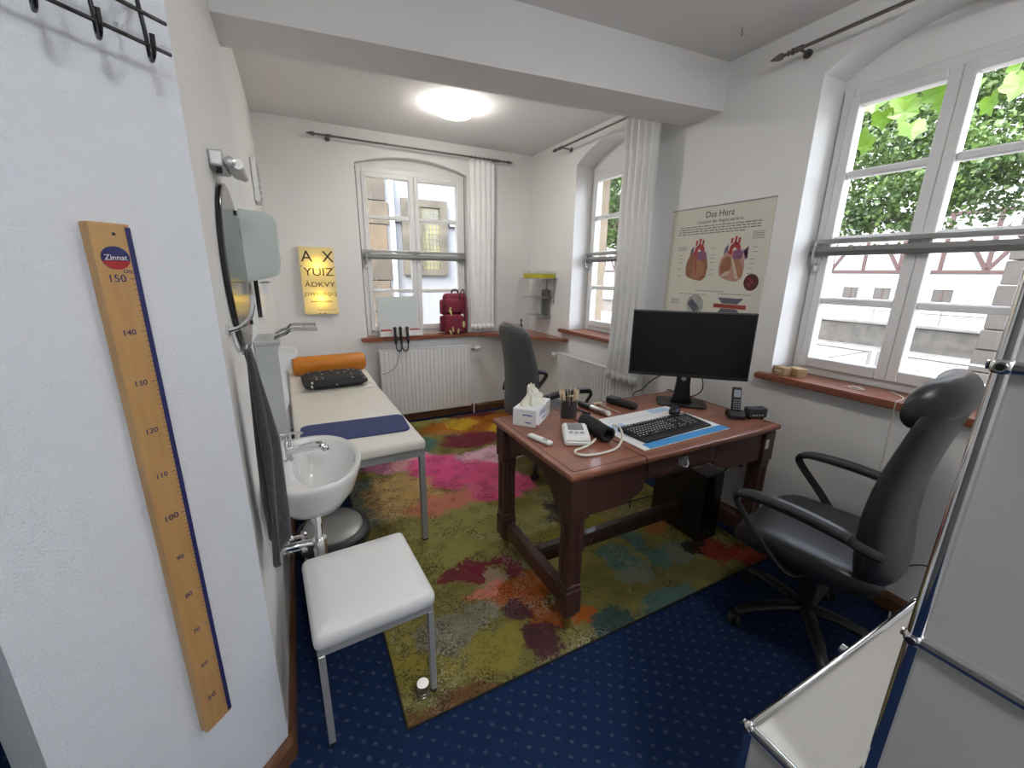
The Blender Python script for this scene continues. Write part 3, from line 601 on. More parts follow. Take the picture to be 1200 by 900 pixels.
# ---------------------------------------------------------------- office chairs
def office_chair(name, label, loc, rz, seatm, backm, arm_pad, back_h, headroll, lean, back_y, rot0):
    t = thing(name, label, 'chair', loc, rz)
    for k in range(5):
        a = rot0 + k*2*PI/5; c, s = math.cos(a), math.sin(a)
        b = B().tube(smooth_path([(0,0,.105),(.10*c,.10*s,.112),(.22*c,.22*s,.095),(.29*c,.29*s,.068)]), [.030]*6+[.027]*6+[.022]*6+[.016], 12, flat=(1,.65))
        l = b.obj('base_arm', blackp, t, smooth=True)
        b = B(); x, y = .295*c, .295*s; ca, sa = math.cos(a+1.1), math.sin(a+1.1)
        for o_ in (-.017,.017):
            b.lathe([(0,-.009),(.022,-.009),(.027,-.005),(.027,.005),(.022,.009),(0,.009)], (0,0,0), 16, M=Matrix.Translation((x-sa*o_,y+ca*o_,.028)) @ Matrix.Rotation(a+1.1,4,'Z') @ Matrix.Rotation(PI/2,4,'X'))
        b.cyl((x,y,.03),(x,y,.075),.009,seg=10).box((x,y,.046),(.034,.022,.022),rz=a+1.1,bev=.006); b.obj('caster', rubber, l, smooth=True)
    B().cyl((0,0,.09),(0,0,.27),.028).cyl((0,0,.25),(0,0,.395),.018).obj('column', blackp, t, smooth=True)
    B().box((0,-.02,.392),(.20,.26,.035),bev=.010).tube(smooth_path([(.08,.03,.39),(.17,.06,.385),(.25,.08,.38)]), .006, 8).obj('mechanism', blackp, t, smooth=True)
    hx, hy = .268, .258
    def f(u, v):
        a = u*2*PI; c, s = math.cos(a), math.sin(a); e = .36
        prof = [(0,.405),(.88,.405),(.97,.42),(1.0,.452),(.985,.482),(.93,.503),(.80,.512),(.45,.506),(0,.503)]
        r, z = prof[min(int(v*8+1e-6),8)]; x = hx*r*math.copysign(abs(c)**e,c); y = hy*r*math.copysign(abs(s)**e,s)
        z -= .030*max(0,(y-.12)/.125)**2*(1 if z > .45 else .3)
        return (x, y+.01, z)
    B().grid(f, 48, 9, True).weld(1e-4).obj('seat', seatm, t, smooth=True, ang=180, sub=1)
    # backrest: closed loop cross sections swept up a curved spine
    def bk(u, v):
        a = u*2*PI; z = .44 + (back_h-.44)*v
        y = back_y - lean*v**1.3 + .035*math.sin(v*PI*1.15)
        wdt = ((.240 if headroll else .215)+.030*math.sin(min(1,v*1.25)*PI*.9)) * (1 - (.22 if headroll else .50)*max(0,(v-.86)/.14)**2.4) * (1-.22*max(0,(.14-v)/.14)**2)
        th = .050*(1-.35*v) * (1-.7*max(0,(v-.93)/.07)**2) * (1-.6*max(0,(.08-v)/.08)**2)
        c, s = math.cos(a), math.sin(a); e = .5
        px = wdt*math.copysign(abs(c)**e,c); py = th*math.copysign(abs(s)**.8,s)
        return (px, y+py+.05*(px/wdt)**2*.8, z)
    bb_ = B().grid(bk, 32, 22, True)
    vv = list(bb_.bm.verts); nv = 22
    bb_.bm.faces.new([vv[i*nv] for i in range(32)][::-1]); bb_.bm.faces.new([vv[i*nv+nv-1] for i in range(32)])
    br = bb_.obj('backrest', backm, t, smooth=True, ang=180)
    if headroll:
        z = back_h+.034; y = back_y-lean-.012
        def hr(u, v):
            a = u*2*PI; x = -.235+.47*v; k = 1-.42*abs(2*v-1)**6
            return (x, y+.024+.062*k*math.cos(a)+.034*(x/.2)**2, z-.045+(.074*k)*math.sin(a)-.022*(x/.2)**4)
        h_ = B().grid(hr, 20, 17, True); vv = list(h_.bm.verts)
        h_.bm.faces.new([vv[i*17] for i in range(20)]); h_.bm.faces.new([vv[i*17+16] for i in range(20)][::-1])
        h_.obj('headrest', seatm, br, smooth=True, ang=180)
        for zz in (.62,.80):
            pass
    for s in (-1,1):
        x = s*.315
        path = smooth_path([(s*.22,-.02,.400),(s*.285,.02,.415),(x,.10,.50),(x,.205,.615),(x,.225,.655),(x,.19,.677),(x,.05,.682),(x,-.12,.668),(s*.290,-.185,.640),(s*.232,-.225,.605)], 5)
        ar = B().tube(path, .015, 10, flat=(1.25,.8)).obj('armrest', blackp, t, smooth=True)
        pp = smooth_path([(x,.215,.672),(x,.16,.690),(x,.03,.695),(x,-.10,.683),(x,-.155,.668)], 5)
        B().tube(pp, [.010]+[.024]*(len(pp)-2)+[.012], 12, flat=(1.25,.7)).obj('arm_pad', arm_pad, ar, smooth=True)
    return t
office_chair('office_chair', 'black leather high-backed swivel chair in front of the big right window', (1.862,.748,.001), math.radians(9), leather, leather, leather, 1.165, True, .035, -.235, math.radians(70))
office_chair('office_chair', 'grey high-backed swivel chair standing behind the desk by the back wall', (1.645,2.66,.012), math.radians(-90), greylea, greylea, blackp, 1.165, False, .06, -.245, math.radians(105))

# ---------------------------------------------------------------- chrome tube shelving at the right
usmw = mat('pale_grey_powder_coat', (.60,.585,.55), .45, noise=.03, scale=3, bump=.04, bscale=200)
def usm(name, label, xs, ys, zs, kind):
    t = thing(name, label, 'cabinet', ((xs[0]+xs[1])/2,(ys[0]+ys[1])/2,.0))
    r = .0095
    for x in xs:
        for y in ys:
            for i, z in enumerate(zs):
                b = B().sph((x,y,z),.0128,18)
                for d_ in ((-1 if x == xs[0] else 1,0,0),(0,-1 if y == ys[0] else 1,0)):   # open ball socket with dark hole
                    p = Vector((x,y,z))+Vector(d_)*.0118; b.tube([p, p+Vector(d_)*.0022], .006, 14)
                bo = b.obj('ball_connector', chrome, t, W=True, smooth=True)
                b2 = B()
                for d_ in ((-1 if x == xs[0] else 1,0,0),(0,-1 if y == ys[0] else 1,0)):
                    p = Vector((x,y,z))+Vector(d_)*.0141; b2.tube([p, p+Vector(d_)*.0004], .0042, 12)
                b2.obj('socket', blackp, bo, W=True)
                if i: B().cyl((x,y,zs[i-1]),(x,y,z),r,seg=20).obj('tube', chrome, t, W=True, smooth=True)
            B().cyl((x,y,.001),(x,y,zs[0]),.007,seg=12).obj('foot', blackp, t, W=True, smooth=True)
    for z in zs:
        for y in ys: B().cyl((xs[0],y,z),(xs[1],y,z),r,seg=20).obj('tube', chrome, t, W=True, smooth=True)
        for x in xs: B().cyl((x,ys[0],z),(x,ys[1],z),r,seg=20).obj('tube', chrome, t, W=True, smooth=True)
        B().bb(xs[0]+.008,xs[1]-.008,ys[0]+.008,ys[1]-.008,z-.001,z+.001).obj('shelf_panel', usmw, t, W=True)
    for i in range(len(zs)-1):
        for x in xs: B().bb(x-.001,x+.001,ys[0]+.008,ys[1]-.008,zs[i]+.008,zs[i+1]-.008).obj('side_panel', usmw, t, W=True)
        for y in ys: B().bb(xs[0]+.008,xs[1]-.008,y-.001,y+.001,zs[i]+.008,zs[i+1]-.008).obj('front_panel', usmw, t, W=True)
    return t
usm('tall_cabinet', 'tall pale grey panel cabinet with chrome tube frame at the right edge', (.731,1.481), (-.19,.157), (.063,.238,.633,1.028,1.423,1.818), 0)
low = usm('low_cabinet', 'low pale grey panel cabinet with chrome tube edges in the right foreground', (.731,1.481), (.189,.334), (.063,.238,.633), 1)
B().lathe([(.010,0),(.010,.010),(.016,.014),(.016,.026),(0,.028)], (0,0,0), 18, M=Matrix.Translation((1.145,.335,.605)) @ Matrix.Rotation(-PI/2,4,'X')).obj('knob', chrome, low, W=True, smooth=True)
# ---------------------------------------------------------------- height ruler and coat rack on the splayed wall
S2 = .70710678
def SW(s, off, z):   # point on the splayed wall: s along it, off = distance out of it
    x = -.293+S2*s; return (x, x+1.36-off/S2, z)
rt = thing('height_ruler', 'wooden height chart board with blue edge strip hanging on the splayed wall', 'height chart', (-.2997,1.0483,.41), PI/4)
rulerw = mat('birch_varnish', (.56,.33,.13), .4, col2=(.47,.26,.095), scale=8, bump=.05, bscale=30, stretch=(6,6,.8), coat=.2)
b = B().box((0,-.0055,.594), (.064,.025,1.188), bev=.003); b.obj('board', rulerw, rt)
B().box((.0275,-.0181,.594), (.009,.0010,1.176)).obj('blue_strip', inkblue, rt)
def RM(s, z, off=-.0183): return XF[rt] @ face_M((s,off,z-.41), (1,0,0), (0,0,1))
text('cm', .012, inkblue, rt, RM(.0135,1.514))
for k in range(50, 160, 10):
    big = k in (50,100,150); text(str(k), .019 if big else .015, inkblue, rt, RM(-.006, k/100.0), sx=1.05)
b = B()
for k in range(45, 152):
    ln = .009 if k % 10 == 0 else (.0065 if k % 5 == 0 else .0045)
    b.box((.0228-ln/2,-.0182,k/100-.41), (ln,.0008,.0010))
b.obj('tick_marks', inkblue, rt)
lg = B().lathe([(0,0),(.0225,0),(.0225,.0008),(0,.0008)], (0,0,0), 28, sy=.92, M=face_M((-.001,-.0180,1.537-.41), (1,0,0), (0,0,1))).obj('logo', inkblue, rt)
redp = mat('red_print', (.40,.02,.025), .5, noise=.1, scale=30)
pts = [(.0222*math.cos(a), .0204*math.sin(a)) for a in [PI+.25+(PI-.5)*i/16 for i in range(17)]]
B().prism([(x-.001, z+1.537-.41) for x, z in pts], -.0190, -.0186, 'y').obj('logo_base', redp, rt)
text('Zinnat', .0135, paper, rt, RM(-.001,1.5375,-.0193))
B().cyl((0.004,-.0170,1.579-.41), (0.004,-.0186,1.579-.41), .003, seg=10).obj('nail_hole', ink, rt)

rackm = mat('dark_chrome', (.10,.10,.105), .2, .95, noise=.1, scale=20)
rk = thing('coat_rack', 'dark chrome wire coat rack with curved hooks on the splayed wall', 'coat rack', SW(.1,0,1.88), PI/4)
for z in (1.914, 1.964):
    B().tube([SW(-.36,.05,z), SW(.181,.05,z)], .0035, 10).obj('rail', rackm, rk, W=True, smooth=True)
for s in (-.25,-.13,-.015+.006,.068,.146):
    B().tube(smooth_path([SW(s-.012,.046,2.02),SW(s-.010,.047,1.98),SW(s-.006,.0475,1.93),SW(s-.003,.056,1.895),SW(s+.004,.070,1.882),SW(s+.014,.084,1.892),SW(s+.018,.092,1.917)],5), [.0036]*26+[.0042]*5, 10).obj('hook', rackm, rk, W=True, smooth=True)
for s in (-.3,.11): B().tube([SW(s,.0,1.99),SW(s,.05,1.964)], .004, 8).obj('wall_mount', rackm, rk, W=True)

# ---------------------------------------------------------------- left wall fittings
mirror_g = mat('mirror_silver', (.86,.88,.88), .02, 1.0, noise=.01, scale=2)
mi = thing('round_mirror', 'round wall mirror with black edge above the wash basin', 'mirror', (XL,1.634,1.26))
MX = Matrix.Translation((XL+.001,1.634,1.515)) @ Matrix.Rotation(PI/2,4,'Y')
B().lathe([(0,0),(.250,0),(.2555,.003),(.2555,.012),(.250,.0150),(.246,.0150)], (0,0,0), 64, M=MX).obj('rim', blackg, mi, W=True, smooth=True)
B().lathe([(.2465,.0135),(.2465,.0148),(0,.0150)], (0,0,0), 64, M=MX).obj('mirror_glass', mirror_g, mi, W=True)
for a in (PI*.30, PI*1.72):
    B().bb(XL+.0155,XL+.021,1.634+.235*math.cos(a)-.008,1.634+.235*math.cos(a)+.008,1.515+.235*math.sin(a)-.008,1.515+.235*math.sin(a)+.008,bev=.002).obj('clip', blackp, mi, W=True)
ml = thing('mirror_lamp', 'small silver tube lamp on the wall above the round mirror', 'wall lamp', (XL,1.53,1.79))
silver = mat('silver_plastic', (.55,.55,.54), .3, .6, noise=.05, scale=10)
B().bb(XL,XL+.035,1.46,1.62,1.790,1.832,bev=.006).obj('bracket', silver, ml, W=True)
B().box((XL+.052,1.535,1.800),(.030,.20,.026),rz=0,bev=.010,ry=.5).obj('reflector', silver, ml, W=True)
B().cyl((XL+.068,1.44,1.796),(XL+.068,1.63,1.796),.013,seg=16).obj('tube', whitep, ml, W=True, smooth=True)
B().cyl((XL+.02,1.48,1.792),(XL+.02,1.48,1.7755),.007,seg=8).obj('switch', blackp, ml, W=True)
pale = mat('pale_green_plastic', (.55,.60,.57), .4, noise=.03, scale=4)
td = thing('towel_dispenser', 'pale grey-green paper towel dispenser on the wall behind the mirror', 'dispenser', (XL,2.07,1.47))
b = B(); b.prism([(XL+.001,1.47),(XL+.001,1.745),(-.062,1.735),(-.042,1.715),(-.047,1.52),(-.062,1.495)], 1.965, 2.235, 'y')
bmesh.ops.bevel(b.bm, geom=list(b.bm.edges), offset=.008, segments=2, affect='EDGES'); b.obj('housing', pale, td, W=True, smooth=True)
B().bb(XL+.045,-.095,2.0,2.2,1.466,1.4705).obj('slot', greymet, td, W=True)
B().bb(XL+.05,-.10,2.00,2.20,1.420,1.466).obj('paper_towel', paper, td, W=True)
sd = thing('wall_board', 'thin white wall board with dark edge below the towel dispenser', 'board', (XL,2.47,1.33))
B().bb(XL+.001,XL+.016,2.33,2.66,1.30,1.50,bev=.002).obj('panel', whitep, sd, W=True)
B().bb(XL+.001,XL+.018,2.318,2.3295,1.30,1.50).obj('edge', blackp, sd, W=True)
vb = thing('vent_cover', 'narrow grey vent cover high on the left wall near the corner', 'vent cover', (XL,3.37,1.94))
B().bb(XL+.001,XL+.035,3.28,3.46,1.94,2.20,bev=.006).obj('housing', silver, vb, W=True)
for i in range(6): B().bb(XL+.0355,XL+.040,3.30,3.44,1.965+i*.037,1.985+i*.037,bev=.002).obj('slat', silver, vb, W=True)
hk = thing('towel_hook', 'curved chrome towel hook beside the round mirror', 'hook', (XL,1.305,1.36))
B().lathe([(0,0),(.016,0),(.016,.006),(0,.008)], (0,0,0), 16, M=Matrix.Translation((XL,1.295,1.365)) @ Matrix.Rotation(PI/2,4,'Y')).obj('rosette', chrome, hk, W=True, smooth=True)
B().tube(smooth_path([(XL+.004,1.295,1.365),(XL+.030,1.298,1.372),(XL+.055,1.303,1.395),(XL+.066,1.31,1.43),(XL+.066,1.315,1.455)]), .006, 10).obj('arm', chrome, hk, W=True, smooth=True)
B().tube(smooth_path([(XL+.010,1.295,1.365),(XL+.014,1.295,1.33),(XL+.022,1.295,1.305),(XL+.036,1.295,1.306),(XL+.042,1.295,1.325)]), .004, 8).obj('hook', chrome, hk, W=True, smooth=True)
terry = mat('charcoal_terry', (.045,.046,.052), .98, col2=(.025,.025,.03), scale=60, bump=1.0, bscale=260, sheen=.3, bdist=.004)
def tw(u, v):
    z = 1.315-.60*v - .02*math.sin(u*9)*v + .05*(u-.5)*v
    wd = .03 + .095*min(1, v*1.5)**.8
    y = 1.295 - wd*.72 + wd*u + .005*v
    x = XL+.028 + .014*math.sin(u*10+v*2.2)*(0.35+v) + .046*math.sin(u*PI)**.8*min(1,v*2.2)*(1-.30*v) + .012*(1-v)
    return (x, y, z)
tl = thing('hand_towel', 'charcoal grey terry towel hanging from the chrome hook by the basin', 'towel', (XL,1.28,.71))
B().grid(tw, 30, 34).obj('cloth', terry, tl, W=True, smooth=True, ang=180, solid=.010)
B().tube([(XL+.035,1.295,1.300),(XL+.045,1.295,1.322),(XL+.030,1.295,1.33),(XL+.026,1.295,1.312)], .002, 6, closed=True).obj('hanging_loop', terry, tl, W=True)
gc = thing('instrument_cabinet', 'grey wall cabinet with white tray and chrome rods beyond the basin', 'cabinet', (XL,2.02,.80))
B().bb(XL+.001,-.092,1.905,2.13,.80,1.225,bev=.004).obj('body', mat('cabinet_grey', (.42,.43,.43), .45, noise=.04, scale=5), gc, W=True)
B().bb(XL+.002,-.080,1.90,2.135,1.2255,1.245,bev=.003).obj('lid', silver, gc, W=True)
B().prism([(-.092,1.19),(-.030,1.185),(-.022,1.172),(-.030,1.160),(-.060,1.155),(-.080,1.10),(-.076,.97),(-.092,.93)], 1.94, 2.09, 'y').obj('tray', whitep, gc, W=True)
for y, dz in ((1.93,0),(1.99,0),(2.05,.006),(2.11,.006)):
    B().tube(smooth_path([(-.10,y,1.247+dz),(-.06,y,1.262+dz),(-.035,y,1.278+dz),(.01,y,1.278+dz),(.065,y,1.277+dz)],4), .0048, 8).obj('rod', chrome, gc, W=True, smooth=True)
for x in (.015,.060): B().cyl((x,1.93,1.277),(x,2.11,1.283),.0025,seg=8).obj('cross_wire', chrome, gc, W=True)

# ---------------------------------------------------------------- eye chart light box
ec = thing('eye_chart', 'yellow backlit eye test chart with black letters on the back wall', 'eye chart', (.193,YB,1.137))
hb = B().bb(.052,.058,4.121,4.169,1.139,1.719).bb(.328,.334,4.121,4.169,1.139,1.719).bb(.058,.328,4.121,4.169,1.713,1.719).bb(.058,.328,4.121,4.169,1.139,1.145).bb(.058,.328,4.166,4.169,1.145,1.713)
hb.obj('housing', whitep, ec, W=True)
tm = bpy.data.materials.new('opal_sheet'); tm.use_nodes = True; nt = tm.node_tree; nt.nodes.clear()
o_ = N(nt,'ShaderNodeOutputMaterial'); t_ = N(nt,'ShaderNodeBsdfTranslucent'); t_.inputs[0].default_value = (.85,.84,.70,1); d_ = N(nt,'ShaderNodeBsdfDiffuse'); d_.inputs[0].default_value = (.80,.76,.58,1)
nz_ = N(nt,'ShaderNodeTexNoise'); nz_.inputs['Scale'].default_value = 4; x_ = N(nt,'ShaderNodeMixShader'); x_.inputs[0].default_value = .5
nt.links.new(t_.outputs[0],x_.inputs[1]); nt.links.new(d_.outputs[0],x_.inputs[2]); nt.links.new(x_.outputs[0],o_.inputs[0])
B().bb(.0525,.3335,4.1185,4.1205,1.1395,1.7185).obj('opal_sheet', tm, ec, W=True)
def EM(x, z): return face_M((x,4.1180,z), (1,0,0), (0,0,1))
for s_, sz, z_, sp in (('A  X',.135,1.633,1.0),('YUIZ',.098,1.505,1.12),('ÅDKVY',.060,1.399,1.25),('DWPCRQO',.040,1.317,1.22)):
    text(s_, sz, ink, ec, EM(.198,z_), sx=sp)
b = B()
for i in range(14): b.bb(.112+.0125*i,.1195+.0125*i,4.1172,4.118,1.248,1.258)
for i in range(10): b.bb(.16+.015*i,.171+.015*i,4.1174,4.118,1.176,1.179)
b.obj('small_print', ink, ec, W=True)['kind'] = 'stuff'
for x, z in ((.066,1.555),(.322,1.55),(.066,1.30),(.322,1.30),(.175,1.147),(.215,1.147)): B().cyl((x,4.1185,z),(x,4.113,z),.005,seg=10).obj('screw', blackp, ec, W=True)
for z in (1.56,1.28):
    pl = bpy.data.lights.new('chart_bulb','POINT'); pl.energy = .34; pl.color = (1,.66,.09); pl.shadow_soft_size = .008
    po = bpy.data.objects.new('bulb', pl); C.objects.link(po); po.parent = ec; po.location = Vector((.193,4.152,z))-Vector(ec.location)

# ---------------------------------------------------------------- curtain rods and curtains
def rod(label, ax, u0, u1, d, wall_d, z, ends, brackets):
    def P(u, dd, zz): return (dd,u,zz) if ax == 'x' else (u,dd,zz)
    t = thing('curtain_rod', label, 'curtain rod', P((u0+u1)/2, d, z))
    B().cyl(P(u0,d,z), P(u1,d,z), .008, seg=14).obj('pole', iron, t, W=True, smooth=True)
    for u, s in ends:
        pr = [(0,0),(.010,0),(.012,.006),(.008,.010),(.007,.028),(.014,.034),(.016,.046),(.013,.060),(.006,.085),(0,.098)]
        ang = Matrix.Rotation(-PI/2*s,4,'X') if ax == 'x' else Matrix.Rotation(PI/2*s,4,'Y')
        B().lathe(pr, (0,0,0), 16, M=Matrix.Translation(P(u,d,z)) @ ang).obj('finial', iron, t, W=True, smooth=True)
    for u in brackets:
        b = B().cyl(P(u,d-.001,z), P(u,wall_d-.008,z-.005), .006, seg=10).cyl(P(u,wall_d-.010,z-.005), P(u,wall_d,z-.005), .020, seg=18)
        b.tube([P(u-.016,d,z),P(u+.016,d,z)], .013, 14); b.tube([P(u+.026,d,z),P(u+.032,d,z)], .015, 14); b.obj('bracket', iron, t, W=True, smooth=True)
    return t
rod('dark curtain rod with pointed finials above the back window', 'y', .30, 1.99, 4.09, YB, 2.594, ((.30,-1),(1.99,1)), (.37,1.90))
rod('dark curtain rod above the narrow window with the long curtain', 'x', 2.24, 3.52, 2.25, XR, 2.612, ((3.52,1),), (3.46,2.30))
rod('dark curtain rod running out of the picture above the big right window', 'x', .30, 1.50, 2.28, XR, 2.583, ((1.50,1),), (1.455,.36))
def curtain(label, ax, u0, u1, d, z0, z1, folds, amp, flare, name='curtain'):
    def P(u, dd, z): return (dd,u,z) if ax == 'x' else (u,dd,z)
    def f(u, v):
        uu = u0+(u1-u0)*u; c = (u0+u1)/2
        k = 1-.12*math.sin(v*PI)*(1-flare); uu = c+(uu-c)*k
        dd = d + amp*math.sin(u*folds*2*PI + .6*math.sin(v*3))*(.55+.45*(1-v)) + .006*math.sin(u*31+v*7)
        return P(uu, dd, z0+(z1-z0)*v)
    t = thing(name, label, 'curtain', P((u0+u1)/2, d, z0))
    B().grid(f, 90, 30).obj('cloth', curtm, t, W=True, smooth=True, ang=180, solid=.003)
    def h(u, v):
        p = Vector(f(u, .035*v)); p[0 if ax == 'x' else 1] -= .003; return p
    B().grid(h, 90, 3).obj('hem', curtm, t, W=True, smooth=True, ang=180, solid=.002)
    for i in range(6):
        u = u0+(u1-u0)*(i+.5)/6
        b = B(); pts = [P(u, d+.0145*math.cos(a), z1+.0185+.0145*math.sin(a)) for a in [2*PI*k/14 for k in range(14)]]
        b.tube(pts, .0022, 6, closed=True).obj('ring', iron, t, W=True, smooth=True)
    return t
curtain('short white curtain gathered beside the back window above the red backpack', 'y', 1.615, 1.88, 4.092, .935, 2.576, 4.5, .018, .6)
curtain('long white curtain hanging in front of the narrow window beside the poster', 'x', 2.27, 2.60, 2.235, .70, 2.594, 5, .022, .9)

# ---------------------------------------------------------------- heart poster
ps = thing('heart_poster', 'cream anatomical wall poster titled Das Herz above the monitor', 'poster', (XR,1.84,.98))
posterm = mat('poster_paper', (.66,.64,.55), .55, noise=.03, scale=4)
B().bb(2.3565,2.3585,1.49,2.19,.98,1.94).obj('sheet', posterm, ps, W=True)
B().bb(2.354,2.3585,1.488,2.192,1.938,1.944).obj('top_rail', mat('rail_grey', (.25,.25,.24), .5, noise=.05), ps, W=True)
def PM(u, v, k=0): return face_M((2.3563-.0003*k,2.19-u,1.94-v), (0,-1,0), (0,0,1))
text('Das Herz', .052, ink, ps, PM(.36,.048), ext=.0002)
text('Ursachen der Angina pectoris', .026, ink, ps, PM(.365,.088), ext=.0002)
def flat(name, pts, m, k):
    B().poly([PM(u,v,k) @ Vector((0,0,0)) for u, v in pts]).obj(name, m, ps, W=True)
b = B()
for i, (a, e) in enumerate(((.075,.645),(.065,.64),(.065,.635),(.06,.55))):
    v = .113+i*.0145; u = a
    while u < e:
        l = random.uniform(.012,.04); l = min(l, e-u)
        p = PM(u+l/2, v, 1) @ Vector((0,0,0)); b.bb(2.3560,2.3563,p.y-l/2,p.y+l/2,p.z-.0028,p.z+.0028); u += l+.006
for u0, vs, n in ((.075,.235,3),(.09,.29,1),(.09,.31,1),(.09,.335,1),(.09,.375,1),(.09,.42,1),(.335,.25,1),(.335,.29,1),(.335,.31,1),(.335,.335,1),(.335,.38,1),(.335,.41,1),(.595,.17,5),(.61,.255,1),(.61,.28,1),(.60,.32,1),(.60,.345,1),(.595,.37,1),(.595,.40,1),(.06,.575,4),(.12,.535,1),(.42,.525,1),(.25,.511,1)):
    for i in range(n):
        l = .07 if n > 2 else (.03 if u0 not in (.12,.42,.25) else .22); p = PM(u0+l/2, vs+i*.009, 1) @ Vector((0,0,0)); b.bb(2.3560,2.3563,p.y-l/2,p.y+l/2,p.z-.0015,p.z+.0015)
b.obj('small_print', mat('grey_ink', (.16,.16,.15), .7, noise=.1), ps, W=True)['kind'] = 'stuff'
hm = {k: mat('print_'+k, c, .6, noise=.25, scale=40) for k, c in dict(flesh=(.33,.13,.06), muscle=(.42,.19,.10), aorta=(.42,.035,.04), violet=(.25,.10,.20), slate=(.13,.13,.17), pinkish=(.52,.28,.22), cream=(.62,.50,.36), darkred=(.09,.015,.018), paleg=(.38,.39,.36), vesred=(.35,.05,.03)).items()}
def ell(cu, cv, ru, rv, a=0, n=22): return [(cu+ru*math.cos(t)*math.cos(a)-rv*math.sin(t)*math.sin(a), cv+ru*math.cos(t)*math.sin(a)+rv*math.sin(t)*math.cos(a)) for t in [2*PI*i/n for i in range(n)]]
def heart(u, v, inner):
    flat('great_vessel', [(u-.055,v-.06),(u-.035,v-.085),(u-.03,v-.03),(u-.06,v-.02)], hm['slate'], 1)
    flat('heart_muscle', [(u-.055,v-.03),(u-.02,v-.05),(u+.04,v-.045),(u+.075,v-.01),(u+.088,v+.05),(u+.08,v+.11),(u+.05,v+.135),(u+.0,v+.13),(u-.05,v+.115),(u-.075,v+.10),(u-.082,v+.05),(u-.075,v+.01)], hm['flesh' if not inner else 'pinkish'], 2)
    arch = [(u-.03,v-.03),(u-.02,v-.075),(u+.005,v-.095),(u+.035,v-.09),(u+.05,v-.06),(u+.045,v-.03),(u+.025,v-.03),(u+.022,v-.055),(u+.01,v-.066),(u-.002,v-.055),(u-.004,v-.02)]
    flat('aorta', arch, hm['aorta'], 3)
    for k, (du, h) in enumerate(((-.015,.118),(.010,.128),(.033,.118))): flat('aorta_branch', [(u+du-.007,v-.085),(u+du+.006,v-.088),(u+du+.009,v-h),(u+du-.005,v-h)], hm['aorta'], 3)
    flat('pulmonary_trunk', ell(u+.035,v-.022,.035,.03), hm['violet'], 4)
    if inner:
        flat('chamber', ell(u-.035,v+.045,.035,.06,.2), hm['flesh'], 3); flat('chamber', ell(u+.045,v+.05,.026,.068,-.45), hm['muscle'], 3)
        flat('septum', [(u-.005,v+.0),(u+.01,v+.0),(u+.06,v+.115),(u+.04,v+.122)], hm['cream'], 4); flat('valve', ell(u-.03,v+.09,.03,.012,-.5), hm['cream'], 4)
        for i in range(6): flat('vein_branch', [(u+.05+.008*i,v-.03-.006*i),(u+.058+.008*i,v-.032-.008*i),(u+.07+.006*i,v-.058+.012*i),(u+.062+.004*i,v-.052+.012*i)], hm['violet'], 5)
    else:
        flat('ventricle', ell(u+.01,v+.065,.055,.062,.1), hm['muscle'], 3); flat('ventricle', ell(u-.045,v+.055,.026,.055,.15), hm['flesh'], 4)
        flat('artery', [(u-.01,v+.0),(u-.002,v+.0),(u+.005,v+.10),(u-.003,v+.10)], hm['aorta'], 5)
heart(.235,.315,False); heart(.485,.315,True)
flat('section_disc', ell(.629,.451,.046,.048), hm['darkred'], 2)
for i in range(5): flat('section_fold', ell(.612+.012*(i%3),.43+.010*i,.010,.004,i), hm['aorta'], 3)
flat('vessel_disc', ell(.262,.604,.066,.066), hm['paleg'], 2)
for i in range(3): flat('vessel_fold', ell(.262-.01*i,.60+.012*i,.05,.010,.7), hm['slate'], 3)
flat('vessel_strip', [(.404,.585),(.622,.585),(.622,.61),(.404,.61)], hm['vesred'], 2)
for s_ in (-1,1): flat('vessel_mesh', [(.46,.597+s_*.015),(.565,.597+s_*.015),(.60,.597+s_*.05),(.43,.597+s_*.05)], hm['slate'], 3)

